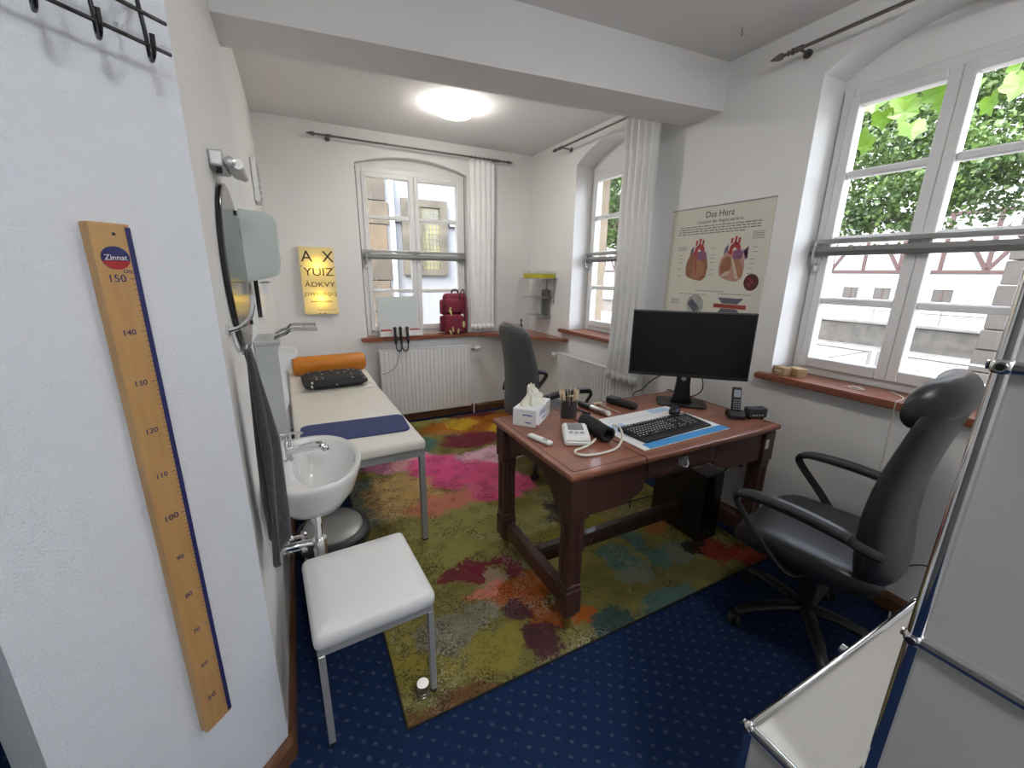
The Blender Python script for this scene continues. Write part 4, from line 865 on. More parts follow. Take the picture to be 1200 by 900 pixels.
# ---------------------------------------------------------------- radiators, socket
radm = mat('radiator_enamel', (.80,.80,.78), .3, noise=.03, scale=6)
def radiator(label, ax, u0, u1, d0, d1, z0, z1, valve_u, sgn):
    def P(u, dd, z): return (dd,u,z) if ax == 'x' else (u,dd,z)
    t = thing('radiator', label, 'radiator', P((u0+u1)/2,(d0+d1)/2,z0))
    def bx(a, e, da, db, za, zb, bev=0): 
        p, q = P(a,da,za), P(e,db,zb); return B().bb(p[0],q[0],p[1],q[1],za,zb,bev=bev)
    bx(u0,u1,d0+.008,d1,z0,z1,.004).obj('body', radm, t, W=True)
    n = int((u1-u0)/.040); w = (u1-u0)/n
    proto = None
    for i in range(n):
        a = u0+i*w
        if proto is None:
            proto = bx(a+.004,a+w-.004,d0,d0+.0079,z0+.012,z1-.012,.003).obj('rib', radm, t, W=True)
        else: link_copy(proto, t, P(i*w,0,0))
    bx(u0-.002,u1+.002,d0-.002,d1,z1+.0005,z1+.008,.002).obj('top_grille', radm, t, W=True)
    b = B().cyl(P(valve_u,(d0+d1)/2,z1-.035), P(valve_u+sgn*.055,(d0+d1)/2,z1-.035), .010, seg=12); b.obj('valve', steel, t, W=True, smooth=True)
    B().cyl(P(valve_u+sgn*.05,(d0+d1)/2,z1-.035), P(valve_u+sgn*.115,(d0+d1)/2,z1-.035), .019, .023, seg=18).obj('thermostat', whitep, t, W=True, smooth=True)
    B().cyl(P(valve_u,(d0+d1)/2,z0+.04), P(valve_u+sgn*.045,(d0+d1)/2,z0+.04), .008, seg=10).cyl(P(valve_u+sgn*.04,(d0+d1)/2,.0), P(valve_u+sgn*.04,(d0+d1)/2,z0+.05), .007, seg=10).obj('pipe', radm, t, W=True, smooth=True)
    for u in (u0+.15, u1-.15): bx(u-.015,u+.015,d1,(YB if ax == 'y' else XR)-.003,z1-.10,z1-.06).obj('wall_bracket', radm, t, W=True)
    return t
radiator('white ribbed panel radiator below the back window sill', 'y', .655, 1.60, 4.065, 4.125, .10, .772, 1.60, 1)
radiator('white ribbed panel radiator below the narrow window beside the curtain', 'x', 2.30, 3.43, 2.272, 2.332, .16, .752, 3.43, 1)
so = thing('wall_socket', 'white wall socket low on the back wall behind the grey chair', 'socket', (2.12,YB,.26))
B().bb(2.08,2.16,4.162,4.1695,.255,.335,bev=.003).obj('plate', whitep, so, W=True)
B().lathe([(.024,0),(.022,-.004),(0,-.004)], (0,0,0), 20, M=Matrix.Translation((2.12,4.1615,.295)) @ Matrix.Rotation(PI/2,4,'X')).obj('insert', mat('socket_grey',(.55,.55,.53),.5,noise=.02), so, W=True)

# ---------------------------------------------------------------- things on the back sill
redn = mat('red_nylon', (.22,.012,.035), .7, col2=(.14,.008,.022), scale=14, bump=.4, bscale=120)
yel = mat('reflective_yellow', (.62,.55,.22), .5, noise=.1, scale=20)
dkn = mat('dark_webbing', (.03,.012,.016), .8, noise=.2, scale=50)
bp_ = thing('backpack', 'dark red emergency backpack with yellow tags standing on the window sill', 'backpack', (1.455,4.14,.905), math.radians(-12))
B().box((0,0,.205),(.25,.105,.41),bev=.045,seg=4).obj('body', redn, bp_, smooth=True)
pk = B().box((-.02,-.070,.105),(.20,.05,.19),bev=.022,seg=3).obj('lower_pocket', redn, bp_, smooth=True)
p2 = B().box((-.03,-.066,.285),(.17,.042,.14),bev=.020,seg=3).obj('upper_pocket', redn, bp_, smooth=True)
B().box((-.130,.0,.27),(.05,.08,.15),bev=.018,seg=3).box((-.132,.0,.10),(.05,.085,.16),bev=.018,seg=3).obj('side_pocket', redn, bp_, smooth=True)
for x in (.045,.090): B().tube(smooth_path([(x,-.050,.40),(x,-.070,.33),(x,-.072,.2),(x,-.07,.05)]), .014, 8, flat=(1,.35)).obj('shoulder_strap', dkn, bp_, smooth=True)
B().tube(smooth_path([(-.03,0,.405),(-.025,0,.435),(.0,0,.443),(.03,0,.435),(.035,0,.405)]), .008, 8).obj('carry_handle', dkn, bp_, smooth=True)
B().tube(smooth_path([(.06,-.01,.40),(.075,-.01,.44),(.09,-.01,.445),(.10,-.01,.40)]), .006, 8).obj('carry_loop', dkn, bp_, smooth=True)
b = B()
for x, z in ((-.06,.25),(-.05,.215),(-.035,.05),(.02,.03),(-.06,.02)): b.box((x,-.098 if z < .2 else -.090,z),(.016,.004,.050),ry=random.uniform(-.4,.4),bev=.003,seg=1)
b.obj('zip_tag', yel, bp_)
B().box((.065,-.090,.10),(.045,.005,.060),bev=.002).obj('badge', yel, bp_)
B().box((.063,-.0885,.19),(.028,.004,.03),bev=.002).obj('label', paper, bp_)

tray = thing('instrument_tray', 'shallow white box with red rolls on the back window sill', 'box', (.885,4.135,.905))
b = B().bb(.68,1.09,4.085,4.195,.905,.909)
for a in ((.68,.684,4.085,4.195),(1.086,1.09,4.085,4.195),(.684,1.086,4.085,4.089),(.684,1.086,4.191,4.195)): b.bb(*a,.905,.962)
b.obj('box', whitep, tray, W=True)
redc = mat('red_card', (.45,.03,.03), .5, noise=.1, scale=15)
for x0, x1, nm in ((.70,.80,'red carton at the left end of the white tray on the back sill'),(.98,1.07,'red carton at the right end of the white tray on the back sill')):
    top(B().bb(x0,x1,4.10,4.18,.9095,.968,bev=.003), 'red_carton', redc, nm, 'carton')
top(B().lathe([(0,0),(.017,0),(.018,.004),(.018,.065),(.012,.078),(.007,.082),(.007,.10),(.010,.101),(.010,.112),(0,.113)], (.90,4.135,.9095), 18), 'spray_bottle', whitep, 'small white bottle standing in the white tray on the back sill', 'bottle', smooth=True)
ds = thing('diagnostic_set', 'black handset holder with coiled cables hanging over the back window sill', 'diagnostic set', (.855,4.065,.86))
B().bb(.80,.96,4.066,4.080,.905,.985,bev=.004).obj('holder', whitep, ds, W=True)
for x in (.812,.865,.93):
    B().tube(smooth_path([(x,4.052,.985),(x,4.050,.95),(x+.003,4.048,.885),(x+.004,4.048,.84)]), .013, 10).sph((x,4.052,.99),.018,10).obj('handset', blackp, ds, W=True, smooth=True)
for a, e in ((.815,.868),(.872,.932)):
    B().tube(smooth_path([(a,4.05,.84),(a+.005,4.045,.79),((a+e)/2,4.043,.765),(e-.003,4.045,.79),(e,4.05,.84)],8), .006, 8).obj('coiled_cable', blackp, ds, W=True, smooth=True)
B().tube(smooth_path([(.86,4.055,.86),(.84,4.05,.74),(.80,4.052,.62),(.72,4.054,.56),(.67,4.056,.55)]), .0022, 6).obj('thin_cable', blackp, ds, W=True)
bt = thing('dark_bottle', 'slim dark bottle standing on the corner shelf', 'bottle', (2.20,4.06,.8975))
B().lathe([(0,0),(.018,0),(.019,.004),(.019,.06),(.008,.075),(.006,.11),(.008,.112),(.008,.135),(0,.136)], (0,0,0), 16).obj('body', blackg, bt, smooth=True)

# clear shelf rack in the corner
acr = mat('grey_metal_shelf', (.45,.45,.44), .3, .6, noise=.05, scale=10)
rk2 = thing('wall_rack', 'small grey stepped wall rack near the corner holding a yellow folder box', 'rack', (2.35,3.84,1.08))
for x0, y0, y1, z, nm in ((2.17,3.60,4.02,1.470,'shelf'),(2.20,3.70,4.04,1.278,'shelf'),(2.23,3.70,3.98,1.090,'shelf')):
    B().bb(x0,2.358,y0,y1,z,z+.007,bev=.002).obj(nm, acr, rk2, W=True)
    B().bb(x0-.004,x0-.001,y0+.02,y0+.10,z-.004,z+.010).obj('label_clip', steel, rk2, W=True)
for y, z0, z1 in ((3.66,1.235,1.469),(3.80,1.286,1.469),(3.745,1.098,1.277)): B().bb(2.340,2.358,y-.012,y+.012,z0,z1,bev=.002).obj('upright', acr, rk2, W=True)
B().bb(2.318,2.338,3.71,3.84,1.105,1.36,bev=.004).obj('back_plate', mat('plate_dark',(.16,.165,.165),.4,.3,noise=.1,scale=10), rk2, W=True)
yb_ = thing('folder_box', 'flat yellow folder box under clear cover on the corner wall rack', 'box', (2.26,3.81,1.4775))
B().bb(2.185,2.345,3.63,4.00,1.478,1.520,bev=.003).obj('box', mat('yellow_card',(.55,.50,.02),.5,noise=.1,scale=10), yb_, W=True)
B().bb(2.180,2.350,3.625,4.005,1.5205,1.548,bev=.002).obj('clear_cover', glass_mat('clear_acrylic', (.93,.95,.94), opac=.25), yb_, W=True)
# ---------------------------------------------------------------- things on the desk
T0 = DT+.0005
tb = thing('tissue_box', 'white tissue box with blue print on the left end of the desk', 'tissue box', (1.035,1.770,T0), math.radians(41))
B().box((0,0,.045),(.235,.125,.09),bev=.002,seg=1).obj('carton', paper, tb)
blp = mat('blue_print', (.05,.12,.38), .6, noise=.1, scale=30)
b = B()
for x, z, l in ((-.02,.065,.09),(-.02,.052,.09),(.0,.025,.05)): b.box((x,-.0628,z),(l,.0006,.006))
for y, z, l in ((-.015,.06,.05),(-.02,.022,.03)): b.box((-.1178,y,z),(.0006,l,.006))
b.obj('print', blp, tb); B().prism([(-.1176,.002),(-.1176,.022),(-.085,.002)], -.0636, -.0628, 'y').obj('red_corner', redp, tb)
tis = mat('tissue_paper', (.80,.78,.66), .9, noise=.04, scale=20, bump=.2, bscale=80)
def tf(u, v):
    a = u*2*PI; r = (.052+.012*math.sin(3*a)+.008*math.sin(5*a+2))*(1-.75*v)+.010*math.sin(7*a+v*8)*(1-v)*.8
    return (1.5*r*math.cos(a)+.015*math.sin(v*4), .95*r*math.sin(a)+.006*math.sin(v*9), .0908+.095*v+.012*math.sin(4*a+v*5)*v)
b = B().grid(tf, 36, 12, True); vv = list(b.bm.verts); b.bm.faces.new([vv[i*12+11] for i in range(36)]); b.obj('tissue', tis, tb, smooth=True, ang=70)
cup = thing('pen_cup', 'black wire mesh cup on the desk behind the tissue box', 'cup', (1.235,1.725,T0))
B().lathe([(0,0),(.041,0),(.043,.002),(.043,.094),(.0445,.097),(.043,.100),(.041,.098),(.0405,.003),(0,.003)], (0,0,0), 28).obj('body', mat('black_mesh',(.02,.02,.022),.45,.4,col2=(.10,.10,.10),scale=220), cup, smooth=True)
wood_s = mat('spatula_wood', (.70,.54,.36), .7, noise=.15, scale=30)
for i in range(12):
    a = i*.83; r0, r1 = .018, .036; sp_ = thing('wooden_spatula', 'pale wooden spatula standing in the black mesh cup', 'spatula', (1.235+r0*math.cos(a),1.725+r0*math.sin(a),T0+.004), a, 'wooden spatulas in the mesh cup')
    B().prism(rrect(-.0085,.0085,0,.148,.0082,4), -.0009, .0009, 'y').obj('blade', wood_s, sp_)
    ch = sp_.children[0]; ch.rotation_euler = (0, .15+.04*(i%3), 0)
th_ = thing('thermometer', 'white handheld ear thermometer lying before the tissue box', 'thermometer', (.922,1.500,T0), math.radians(105))
B().box((0,0,.009),(.140,.034,.018),bev=.0085,seg=3).obj('body', whitep, th_, smooth=True)
B().box((-.035,0,.0185),(.030,.016,.002),bev=.0009).obj('button', mat('grey_button',(.4,.4,.42),.5,noise=.05), th_)
bpm = thing('blood_pressure_monitor', 'white blood pressure monitor with grey display on the desk', 'blood pressure monitor', (1.080,1.445,T0), math.radians(-28)); bpm.scale = (1.15,1.2,1.1)
b = B().prism([(-.065,0),(.065,0),(.070,.02),(.060,.052),(-.045,.040),(-.070,.022)], -.05, .05, 'x')
bmesh.ops.bevel(b.bm, geom=list(b.bm.edges), offset=.006, segments=2, affect='EDGES'); b.obj('housing', whitep, bpm, smooth=True)
b = B().box((0,.022,.0495),(.062,.050,.003),rx=math.radians(6.5),bev=.001); b.obj('display', mat('lcd_grey',(.20,.21,.20),.2,noise=.1,scale=20), bpm)
for x in (-.022,.0,.022): B().lathe([(.008,0),(.007,.002),(0,.0025)], (x,-.028,.0450), 12).obj('button', MATS['grey_button'], bpm)
cuffm = mat('black_cuff', (.018,.017,.016), .85, noise=.2, scale=30, bump=.4, bscale=150)
cf = thing('arm_cuff', 'rolled black blood pressure cuff lying against the monitor on the desk', 'cuff', (1.205,1.455,T0), math.radians(-6))
def spiral(u, v):
    a = u*2.4*PI*2*.75; r = .027+.004*u*2; return ((r)*math.cos(a), -.105+.21*v, .0385+(r)*math.sin(a)*.95)
B().grid(spiral, 44, 6).obj('roll', cuffm, cf, smooth=True, ang=180, solid=.006)
B().tube(smooth_path([(.038,-.10,.040),(.039,-.09,.053),(.030,-.088,.067)]), .003, 6).obj('trim', yel, cf)
tubm = mat('cream_tube', (.72,.70,.60), .5, noise=.03)
top(B().tube(smooth_path([(1.215,1.352,DT+.085),(1.235,1.325,DT+.075),(1.225,1.295,DT+.04),(1.175,1.270,DT+.012),(1.095,1.262,DT+.0062),(1.015,1.272,DT+.0062),(.985,1.305,DT+.0062),(1.005,1.335,DT+.0062),(1.06,1.345,DT+.0075),(1.115,1.365,DT+.010),(1.150,1.385,DT+.014)],6), .0052, 8), 'air_tube', tubm, 'cream rubber air tube looping across the desk from the cuff', 'tube', smooth=True)
pd = thing('desk_pad', 'white and blue paper desk pad under the keyboard', 'desk pad', (1.567,1.418,T0), math.radians(1.8))
B().box((0,0,.002),(.590,.400,.004)).obj('paper_block', paper, pd)
cyan = mat('cyan_print', (.06,.30,.62), .6, noise=.05, scale=10); pale_b = mat('pale_blue_print', (.45,.62,.80), .65, noise=.05, scale=10)
B().box((.018,-.1745,.0043),(.554,.051,.0006)).obj('blue_band', cyan, pd)
B().box((.0,.135,.0043),(.55,.0020,.0006)).box((.19,.165,.0043),(.14,.05,.0006)).box((-.20,.02,.0043),(.10,.16,.0006)).box((-.20,-.10,.0043),(.08,.06,.0006)).obj('blue_tables', pale_b, pd)
kb = thing('keyboard', 'black computer keyboard lying on the paper desk pad', 'keyboard', (1.567,1.362,T0+.0049), math.radians(3.2))
b = B().prism([(-.0875,0),(.0875,0),(.0875,.020),(.080,.022),(-.080,.009),(-.0875,.007)], -.236, .236, 'x'); b.obj('base', blackp, kb)
keym = mat('key_black', (.045,.045,.048), .5, noise=.1, scale=40)
key0 = B().prism([(-.0073,-.0073),(.0073,-.0073),(.0073,.0073),(-.0073,.0073)], 0, .004).obj('key', keym, kb)
first = True
def key(x, y, sx_=1.0):
    global first
    z = .0155+(y)*.0813
    if first: key0.location = (x,y,z); key0.rotation_euler = (.081,0,0); key0.scale = (sx_,1,1); first = False
    else: link_copy(key0, kb, (x,y,z), (.081,0,0), (sx_,1,1))
for r in range(5):
    y = .036-.0185*r
    if r == 4:
        for x, s_ in ((-.218,1.2),(-.195,1.0),(-.172,1.2),(-.105,6.0),(-.035,1.2),(-.012,1.2),(.014,1.3),(.060,1),(.0785,1),(.097,1),(.140,2.2),(.176,1)): key(x,y,s_)
    else:
        for i in range(14): key(-.220+.0187*i+.003*r, y)
        if r in (0,1): [key(x,y) for x in (.060,.0785,.097)]
        if r == 3: key(.0785,y)
        for i in range(4): key(.131+.0187*i, y)
for i in range(16): key(-.22+.0187*i+(.008*(i//4)), .066, .85)
b = B()
for k_ in [key0]+[c for c in kb.children if c.name.startswith('key.')]:
    x, y, z = k_.location; b.box((x-.002,y+.0015,z+.0043),(.0060,.0055,.0003),rx=.081)
b.obj('legends', mat('legend_grey',(.8,.8,.8),.6,noise=.05), kb)['kind'] = 'stuff'
link_dot = mat('led_white',(.7,.7,.7),.5,noise=.02)
B().box((.205,.068,.0222),(.03,.004,.0006),rx=.081).obj('led_strip', link_dot, kb)
ms = thing('mouse', 'black computer mouse behind the right end of the keyboard', 'mouse', (1.800,1.515,T0+.0049), math.radians(-60))
def mf(u, v):
    a = u*2*PI; t = v*PI/2; return (.030*math.cos(a)*math.cos(t)**.5, .052*math.sin(a)*math.cos(t)**.5, .036*math.sin(t)**.9)
B().grid(mf, 28, 10, True).weld(1e-5).obj('shell', blackp, ms, smooth=True, ang=180)
B().lathe([(.004,-.003),(.006,-.002),(.006,.002),(.004,.003)], (0,0,0), 12, M=Matrix.Translation((0,.030,.030)) @ Matrix.Rotation(PI/2,4,'Y')).obj('wheel', MATS['grey_button'], ms)
pen = thing('pen', 'green ballpoint pen lying at the left edge of the desk pad', 'pen', (1.312,1.530,T0+.0045), math.radians(82))
greenp = mat('green_plastic',(.02,.14,.05),.3,noise=.05)
B().tube([(-.065,0,.0055),(.055,0,.0055)], .0050, 10).tube([(-.065,0,.0055),(-.076,0,.0055)], [.005,.0015], 10).obj('barrel', greenp, pen, smooth=True)
B().box((.035,0,.0115),(.04,.003,.0016)).tube([(.055,0,.0055),(.066,0,.0055)], .003, 8).obj('clip', blackp, pen)
ot = thing('otoscope', 'black and silver otoscope handle lying behind the desk pad', 'otoscope', (1.418,1.742,T0), math.radians(-82))
B().tube([(-.115,0,.016),(-.02,0,.016)], .016, 18).obj('grip', blackp, ot, smooth=True)
B().tube([(-.02,0,.016),(.085,0,.016),(.095,0,.016)], [.0155,.0155,.012], 18).obj('handle', steel, ot, smooth=True)
B().tube([(.095,0,.016),(.112,0,.016)], .0145, 18).obj('end_cap', whitep, ot, smooth=True)
top(B().tube(smooth_path([(1.330,1.80,T0+.0085),(1.345,1.74,T0+.0085),(1.352,1.69,T0+.0085)]), [.006]*6+[.008]*6+[.005], 10), 'penlight', blackp, 'small black penlight lying beside the otoscope on the desk', 'penlight', smooth=True)
hm_ = thing('reflex_hammer', 'thin reflex hammer with pale handle lying on the desk', 'hammer', (1.512,1.735,T0), math.radians(-88))
B().tube([(-.085,0,.009),(.10,0,.006)], [.0030,.0042], 8).obj('handle', wood_s, hm_, smooth=True)
B().tube([(-.085,-.030,.009),(-.085,-.018,.009),(-.085,.018,.009),(-.085,.030,.009)], [.006,.0085,.0085,.006], 12).obj('head', wood_s, hm_, smooth=True)
ca = thing('instrument_pouch', 'black padded instrument pouch lying behind the desk pad', 'pouch', (1.628,1.752,T0), math.radians(-74))
B().box((0,0,.018),(.195,.058,.036),bev=.016,seg=3).obj('pouch', rubber, ca, smooth=True)
B().box((-.055,0,.0365),(.075,.062,.006),bev=.0028).box((-.055,0,.020),(.076,.0625,.033),bev=.012).obj('flap', blackp, ca, smooth=True)

# monitor
mn = thing('monitor', 'large black flat screen monitor on the right end of the desk', 'monitor', (1.990,1.640,T0), math.radians(-42))
# local frame: +x along the screen to its right edge, -y towards the viewer
B().prism(rrect(-.135,.135,-.095,.095,.03), 0, .010).obj('base', blackp, mn)
B().prism([(-.060,.010),(.060,.010),(.046,.05),(.038,.12),(.036,.42),(-.036,.42),(-.038,.12),(-.046,.05)], -.012, .018, 'y').obj('neck', blackp, mn)
B().lathe([(0,0),(.012,0),(.014,.001),(0,.001)], (0,0,0), 14, M=Matrix.Translation((0,-.0122,.155)) @ Matrix.Rotation(PI/2,4,'X')).obj('cable_hole', steel, mn)
dx, dyv = 1.843-1.990, 1.503-1.640
lx = dx*math.cos(math.radians(42))-dyv*math.sin(math.radians(42)); ly = dx*math.sin(math.radians(42))+dyv*math.cos(math.radians(42))
z0, z1 = .985-T0, 1.340-T0
hs_ = B().bb(lx-.304,lx+.304,ly,ly+.030,z0,z1,bev=.004).obj('housing', blackp, mn)
B().bb(lx-.12,lx+.12,ly+.030,-.012,z0+.08,z1-.08,bev=.008).obj('mount', blackp, mn)
B().bb(lx-.296,lx+.296,ly-.0012,ly-.0002,z0+.020,z1-.008).obj('screen', mat('screen_off',(.004,.0045,.006),.25,noise=.1,scale=2), mn)
b = B()
for i in range(5): b.box((lx-.285+.012*i,ly-.0006,z0+.010),(.004,.001,.002))
b.obj('port_marks', steel, mn)
def cable(label, pts, r, m=None): return top(B().tube(smooth_path(pts,7), r, 7), 'cable', m or rubber, label, 'cable', smooth=True)
cable('black monitor cable looping left behind the monitor neck', [(1.98,1.672,1.02),(1.93,1.72,.96),(1.88,1.78,.90),(1.86,1.835,.83),(1.87,1.905,.79),(1.89,1.93,.72)], .0035)
cable('black monitor cable drooping right behind the monitor neck', [(2.03,1.645,1.02),(2.10,1.60,.93),(2.13,1.62,.84),(2.12,1.70,.786),(2.13,1.80,.786),(2.15,1.89,.78),(2.16,1.92,.70)], .0035)

# cordless phone and small speaker box
ph = thing('cordless_phone', 'black cordless phone standing in its cradle on the desk', 'phone', (2.058,1.335,T0), math.radians(-38))
B().prism([(-.045,0),(.045,0),(.042,.022),(.012,.040),(-.030,.040),(-.045,.02)], -.038, .038, 'x').obj('cradle', blackp, ph)
b = B().box((0,0,.075),(.048,.022,.150),bev=.008,seg=3); bmesh.ops.transform(b.bm, matrix=Matrix.Translation((0,-.006,.016)) @ Matrix.Rotation(math.radians(-14),4,'X'), verts=b.bm.verts)
hd = b.obj('handset', blackp, ph, smooth=True)
def HM(x, z): return Matrix.Translation((0,-.006,.016)) @ Matrix.Rotation(math.radians(-14),4,'X') @ Matrix.Translation((x,-.0113,z))
b = B().box((0,0,0),(.034,.001,.040)); bmesh.ops.transform(b.bm, matrix=HM(0,.115), verts=b.bm.verts); b.obj('display', mat('phone_lcd',(.45,.52,.58),.25,noise=.05,scale=20), hd)
for r in range(5):
    for c in range(3):
        b = B().box((0,0,0),(.009,.002,.006),bev=.0008,seg=1); bmesh.ops.transform(b.bm, matrix=HM((c-1)*.0125,.080-.012*r), verts=b.bm.verts); b.obj('key', MATS['grey_button'], hd)
ck = thing('desk_speaker', 'small dark grey box with buttons beside the cordless phone', 'speaker', (2.147,1.280,T0), math.radians(-22))
B().box((0,0,.034),(.105,.050,.052),bev=.006).obj('housing', mat('anthracite',(.06,.062,.07),.4,.2,noise=.1,scale=10), ck)
for x in (-.026,-.010,.010,.026): B().box((x,-.0255,.022),(.010,.002,.007),bev=.0008,seg=1).obj('button', silver, ck)
B().bb(-.04,-.03,-.02,.02,0,.008).bb(.03,.04,-.02,.02,0,.008).obj('foot', rubber, ck)

# under the desk
pc = thing('computer_tower', 'black computer tower standing under the right end of the desk', 'computer', (2.005,1.535,.012))
B().bb(1.930,2.082,1.355,1.720,.020,.440,bev=.006).obj('case', blackp, pc, W=True)
B().bb(1.934,2.078,1.348,1.3545,.03,.43,bev=.004).obj('front_panel', blackg, pc, W=True)
for x in (1.95,2.06):
    for y in (1.39,1.69): B().cyl((x,y,.012),(x,y,.021),.012,seg=12).obj('foot', rubber, pc, W=True)
B().bb(1.95,2.02,1.45,1.53,.4402,.4412).obj('sticker', mat('sticker_yellow',(.5,.38,.10),.5,noise=.1), pc, W=True)
ps_ = thing('power_strip', 'white multi-socket power strip on the wall behind the computer', 'power strip', (2.345,1.55,.40))
B().bb(2.315,2.358,1.36,1.76,.38,.44,bev=.006).obj('housing', whitep, ps_, W=True)
for i in range(4): B().cyl((2.316,1.42+i*.09,.41),(2.313,1.42+i*.09,.41),.019,seg=18).obj('outlet', blackp, ps_, W=True)
cable('black power cable hanging from the power strip under the desk', [(2.31,1.47,.41),(2.25,1.48,.33),(2.22,1.55,.22),(2.20,1.65,.12),(2.12,1.78,.06),(2.0,1.85,.03),(1.8,1.87,.02)], .0045)
cable('dark cable lying on the rug below the desk drawer', [(1.30,1.72,.0165),(1.42,1.70,.0165),(1.55,1.72,.020),(1.70,1.68,.020),(1.80,1.74,.020),(1.84,1.82,.03),(1.85,1.835,.5)], .004)
cable('white extension cord on the carpet below the leather chair', [(1.62,.52,.006),(1.75,.45,.006),(1.95,.47,.006),(2.08,.44,.006),(2.20,.55,.006),(2.33,.60,.006)], .0045, whitep)
cable('thin grey cord along the right wall skirting behind the leather chair', [(2.33,1.1,.10),(2.335,.9,.11),(2.335,.7,.14),(2.335,.55,.30),(2.34,.35,.33)], .003)

# metal weight by the stool
wt = thing('door_stop', 'small ribbed steel cylinder weight on the rug beside the stool leg', 'door stop', (.262,1.185,.0118))
B().lathe([(0,0),(.022,0),(.023,.003),(.023,.010),(.0205,.012),(.0205,.015),(.023,.017),(.023,.025),(.0205,.027),(.0205,.030),(.023,.032),(.023,.052),(.0215,.055),(0,.055)], (0,0,0), 28).obj('body', steel, wt, smooth=True)
B().lathe([(.0232,.012),(.0236,.0125),(.0236,.0145),(.0232,.015)], (0,0,0), 28).obj('rubber_ring', rubber, wt)
B().lathe([(.0232,.027),(.0236,.0275),(.0236,.0295),(.0232,.030)], (0,0,0), 28).obj('rubber_ring', rubber, wt)

# right window sill: two wooden blocks, cord tangle
bw = mat('block_wood',(.46,.33,.18),.6,col2=(.38,.26,.13),scale=12,stretch=(1,6,1))
b1 = thing('wooden_block', 'small wooden block with white lettering strip, nearer the poster on the sill', 'block', (2.385,1.318,.9925), math.radians(-20))
B().box((0,0,.022),(.045,.085,.044),bev=.002).obj('block', bw, b1)
B().box((-.0228,0,.022),(.0006,.045,.005)).obj('print', paper, b1)
b2 = thing('wooden_block', 'small plain wooden block beside the lettered block on the sill', 'block', (2.435,1.262,.9925), math.radians(-25))
B().box((0,0,.022),(.055,.080,.044),bev=.002).obj('block', bw, b2)
cordm = mat('white_cord',(.72,.68,.60),.8,noise=.05)
top(B().tube(smooth_path([(2.40,1.02,.996),(2.43,.98,.997),(2.41,.94,.997),(2.38,.97,.9985),(2.41,1.0,1.000),(2.43,.96,1.001),(2.40,.93,.9975),(2.42,.99,1.002)],6), .0025, 6), 'cord_tangle', cordm, 'little tangle of white cord lying on the right window sill', 'cord', smooth=True)
top(B().tube(smooth_path([(2.50,.86,.996),(2.44,.80,.996),(2.40,.78,.996),(2.36,.775,.996),(2.315,.77,.998),(2.303,.770,.985),(2.304,.768,.90),(2.33,.775,.80),(2.335,.772,.72),(2.34,.78,.68),(2.338,.765,.64),(2.345,.775,.58),(2.345,.80,.55)],6), .0022, 6), 'blind_cord', cordm, 'thin pale blind cord running over the sill edge and down the wall', 'cord', smooth=True)

# ---------------------------------------------------------------- ceiling lamps
lampm = mat('lamp_diffuser', (.9,.9,.88), .4, noise=.01, emit=(1,.96,.89), estr=26.0)
fill_entry = mat('added_fill_cool', (.9,.9,.88), .4, noise=.01, emit=(.90,.95,1.0), estr=66.0)
fill_desk = mat('added_fill_desk', (.9,.9,.88), .4, noise=.01, emit=(1,.97,.93), estr=22.0)
def ceiling_lamp(label, x, y, m):
    t = thing('ceiling_lamp', label, 'ceiling lamp', (x,y,CEIL-.07))
    B().lathe([(0,.0695),(.118,.0695),(.118,.048),(.122,.046)], (0,0,0), 40).obj('base', whitep, t, smooth=True)
    B().lathe([(.121,.0455),(.124,.042),(.124,.012),(.116,.003),(.100,0),(0,-.002)], (0,0,0), 40).obj('diffuser', m, t, smooth=True)
    return t
ceiling_lamp('round white flush ceiling lamp shining above the couch end of the room', 1.185, 3.27, lampm)
ceiling_lamp('round white fill lamp added out of view over the doorway end of the room', .20, -1.20, fill_entry)  # added unseen lamp, brightens the splayed wall from behind the camera
ceiling_lamp('round white fill lamp added out of view over the desk end of the room', 1.15, .35, fill_desk)  # added unseen fill lamp for the beam, desk and right wall
hkc = top(B().tube([(2.109,1.652,CEIL),(2.109,1.652,CEIL-.012)], .0025, 8).tube(smooth_path([(2.109,1.652,CEIL-.012),(2.118,1.650,CEIL-.022),(2.109,1.648,CEIL-.034),(2.100,1.650,CEIL-.024)]), .0022, 8), 'ceiling_hook', iron, 'tiny dark screw hook in the ceiling near the right window', 'hook')
# ---------------------------------------------------------------- outside
GZ = -.30
grav = mat('pale_gravel', (.17,.16,.15), .95, col2=(.08,.076,.07), scale=3, bump=.4, bscale=30)
plaster = mat('white_plaster', (.16,.167,.172), .9, noise=.06, scale=1.5, bump=.1, bscale=20)
struct(B().bb(2.88, 60, -30, 60, GZ-.3, GZ).bb(-12, 2.88, 4.78, 60, GZ-.3, GZ).obj('ground', grav))
timber = mat('red_timber', (.016,.003,.003), .8, noise=.2, scale=8)
darkw = mat('dark_pane', (.022,.020,.019), .25, noise=.3, scale=6)
fh = thing('timbered_house', 'white half-timbered house with small windows across the square', 'building', (24.2,12,GZ))
B().bb(24,25,-4,45,GZ,10.0).obj('wall', plaster, fh, W=True)
B().prism([(23.4,10),(25.0,13),(28,10)], -4.5, 45.5, 'y').obj('roof', mat('roof_tile',(.22,.07,.05),.9,noise=.3,scale=10), fh, W=True)
for z in (1.83,4.1): B().bb(23.94,24,-4,45,z-.06,z+.07).obj('timber_beam', timber, fh, W=True)
for i in range(30):
    y = 1.0+i*1.35
    B().bb(23.95,24,y-.07,y+.07,1.90,4.04).obj('timber_post', timber, fh, W=True)
    if i % 2 == 0:
        for s in (-1,1):
            b = B().box((23.97,y+s*.36,2.50),(.05,.13,1.34),rx=-s*.52); b.obj('timber_brace', timber, fh, W=True)
